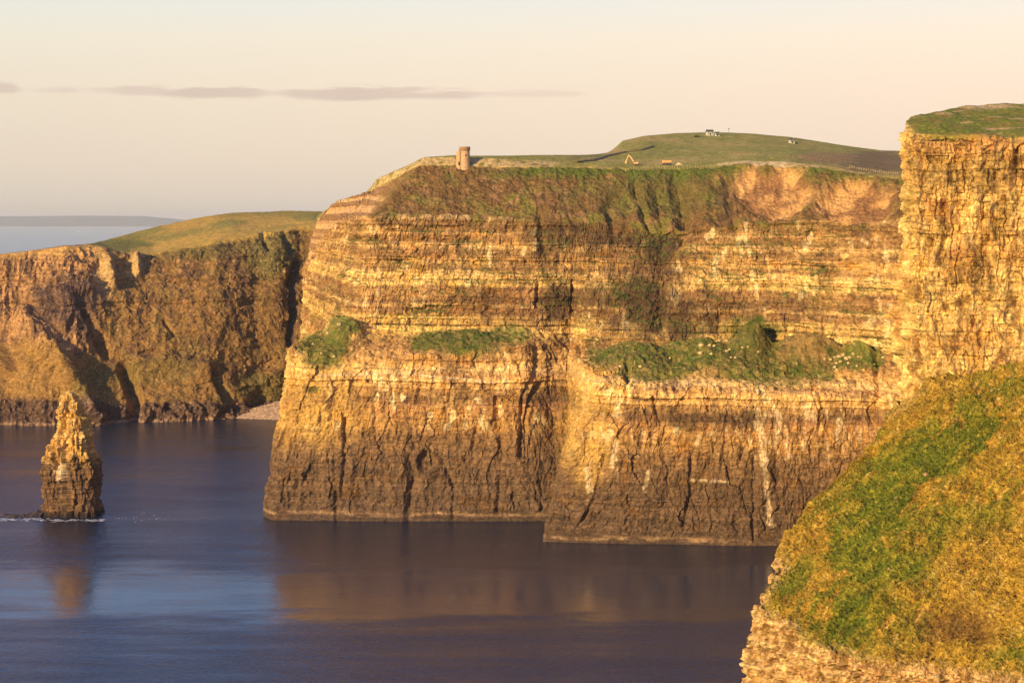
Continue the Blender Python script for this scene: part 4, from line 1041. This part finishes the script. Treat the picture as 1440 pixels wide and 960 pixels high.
# ------------------------------------------------------------------ light
to_sun = Vector((-.62, -.76, .27)).normalized()
elev = math.asin(to_sun.z); az = math.atan2(to_sun.x, to_sun.y)
sun = bpy.data.lights.new('sun', 'SUN'); sun.energy = 5.0; sun.angle = math.radians(.6); sun.color = (1, .81, .42)
so = bpy.data.objects.new('sun', sun); COL.objects.link(so); so.rotation_euler = to_sun.to_track_quat('Z', 'Y').to_euler()
w = bpy.data.worlds.new('World'); sc.world = w; w.use_nodes = True; nt = w.node_tree; nt.nodes.clear(); L = nt.links.new
wo = N(nt, 'ShaderNodeOutputWorld'); bg = N(nt, 'ShaderNodeBackground', Strength=.88); L(bg.outputs[0], wo.inputs[0])
sky = N(nt, 'ShaderNodeTexSky', sky_type='NISHITA', sun_disc=False, sun_elevation=elev, sun_rotation=az, air_density=1.0, dust_density=2.0)
sk = N(nt, 'ShaderNodeVectorMath', operation='SCALE'); sk.inputs['Scale'].default_value = .06; L(sky.outputs[0], sk.inputs[0])
tc = N(nt, 'ShaderNodeTexCoord'); sep = N(nt, 'ShaderNodeSeparateXYZ'); L(tc.outputs['Generated'], sep.inputs[0])
cr = N(nt, 'ShaderNodeValToRGB'); L(sep.outputs['Z'], cr.inputs[0])
el = cr.color_ramp.elements
stops = [(0.0, (220,200,180)), (.012, (227,208,187)), (.035, (236,215,192)), (.075, (243,223,199)), (.105, (244,230,208)), (.13, (234,232,222)), (.165, (180,206,240)), (.24, (158,194,246)), (.4, (122,162,238)), (1.0, (58,82,150))]
while len(el) < len(stops): el.new(.5)
for e, (p, c) in zip(el, stops): e.position = p; e.color = (*[float(v) for v in S(*c)], 1)
# brighter and warmer towards the right, over the land
ax = N(nt, 'ShaderNodeMapRange'); ax.inputs['From Min'].default_value = -.3; ax.inputs['From Max'].default_value = .3; ax.inputs['To Min'].default_value = 0; ax.inputs['To Max'].default_value = 1; L(sep.outputs['X'], ax.inputs['Value'])
wm = N(nt, 'ShaderNodeMix', data_type='RGBA', blend_type='MIX'); L(ax.outputs[0], wm.inputs[0]); wm.inputs[6].default_value = (.94, .98, 1.0, 1); wm.inputs[7].default_value = (1.10, 1.04, 1.02, 1)
ml = N(nt, 'ShaderNodeMix', data_type='RGBA', blend_type='MULTIPLY'); ml.inputs[0].default_value = 1; L(cr.outputs[0], ml.inputs[6]); L(wm.outputs[2], ml.inputs[7])
# low cloud bar
mp = N(nt, 'ShaderNodeMapping'); mp.inputs['Scale'].default_value = (28, 28, 260); L(tc.outputs['Generated'], mp.inputs['Vector'])
cn = N(nt, 'ShaderNodeTexNoise', Scale=1.0, Detail=5.0, Roughness=.55); L(mp.outputs[0], cn.inputs['Vector'])
def wmath(op, a, c, clamp=False):
    n = N(nt, 'ShaderNodeMath', operation=op, use_clamp=clamp)
    for i, v in enumerate((a, c)):
        if isinstance(v, (int, float)): n.inputs[i].default_value = v
        else: L(v, n.inputs[i])
    return n.outputs[0]
zz = (HY-130)/F; zz = zz/math.sqrt(1+zz*zz+.03)
dz = wmath('ABSOLUTE', wmath('SUBTRACT', sep.outputs['Z'], wmath('ADD', zz, wmath('MULTIPLY', wmath('SUBTRACT', cn.outputs['Fac'], .5), .004))), 0)
thick = wmath('SUBTRACT', wmath('MULTIPLY', cn.outputs['Fac'], .011), .0022)
xe = wmath('MULTIPLY', wmath('MULTIPLY_ADD', sep.outputs['X'], 1), 1) if False else sep.outputs['X']
# the bar is a chain of thin banks with gaps
tcr = N(nt, 'ShaderNodeValToRGB'); tcr.color_ramp.interpolation = 'EASE'
mx = N(nt, 'ShaderNodeMapRange'); mx.inputs['From Min'].default_value = -.3; mx.inputs['From Max'].default_value = .1; L(xe, mx.inputs['Value']); L(mx.outputs[0], tcr.inputs[0])
tp = [(0,.75),(14,.75),(40,.05),(62,.3),(95,.4),(118,.1),(135,.25),(190,.6),(280,.95),(350,.8),(385,.35),(420,.8),(500,1.0),(570,.8),(640,.75),(690,.3),(760,.35),(805,.3),(835,.0)]
te = tcr.color_ramp.elements
while len(te) < len(tp): te.new(.5)
def xdir(p): q = (p-HX)/F; return q/math.sqrt(1+q*q+.0056)
for e, (p, v) in zip(te, tp): e.position = (xdir(p)+.3)/.4; e.color = (v, v, v, 1)
cm = N(nt, 'ShaderNodeMapRange', interpolation_type='SMOOTHSTEP'); cm.inputs['From Min'].default_value = .0018; cm.inputs['From Max'].default_value = -.0012
L(wmath('SUBTRACT', dz, wmath('MULTIPLY', thick, tcr.outputs[0])), cm.inputs['Value'])
cf = wmath('MULTIPLY', cm.outputs[0], wmath('MULTIPLY', wmath('POWER', tcr.outputs[0], .6), .55))
cl = N(nt, 'ShaderNodeMix', data_type='RGBA'); L(cf, cl.inputs[0]); L(ml.outputs[2], cl.inputs[6]); cl.inputs[7].default_value = (*[float(v) for v in S(196,168,158)], 1)
fm = N(nt, 'ShaderNodeMix', data_type='RGBA'); fm.inputs[0].default_value = .88; L(sk.outputs[0], fm.inputs[6]); L(cl.outputs[2], fm.inputs[7])
L(fm.outputs[2], bg.inputs['Color'])

# ------------------------------------------------------------------ camera
cam = bpy.data.cameras.new('camera'); co = bpy.data.objects.new('camera', cam); COL.objects.link(co)
co.location = (0, 0, CH); co.rotation_euler = (math.radians(90), 0, 0)
cam.sensor_width = 36; cam.lens = 36*F/1440; cam.shift_y = -(480-HY)/1440; cam.clip_start = 1; cam.clip_end = 300000
sc.camera = co
sc.view_settings.view_transform = 'Standard'; sc.view_settings.look = 'None'; sc.view_settings.exposure = .4; sc.view_settings.gamma = 1
sc.cycles.max_bounces = 6; sc.cycles.diffuse_bounces = 2; sc.cycles.glossy_bounces = 3
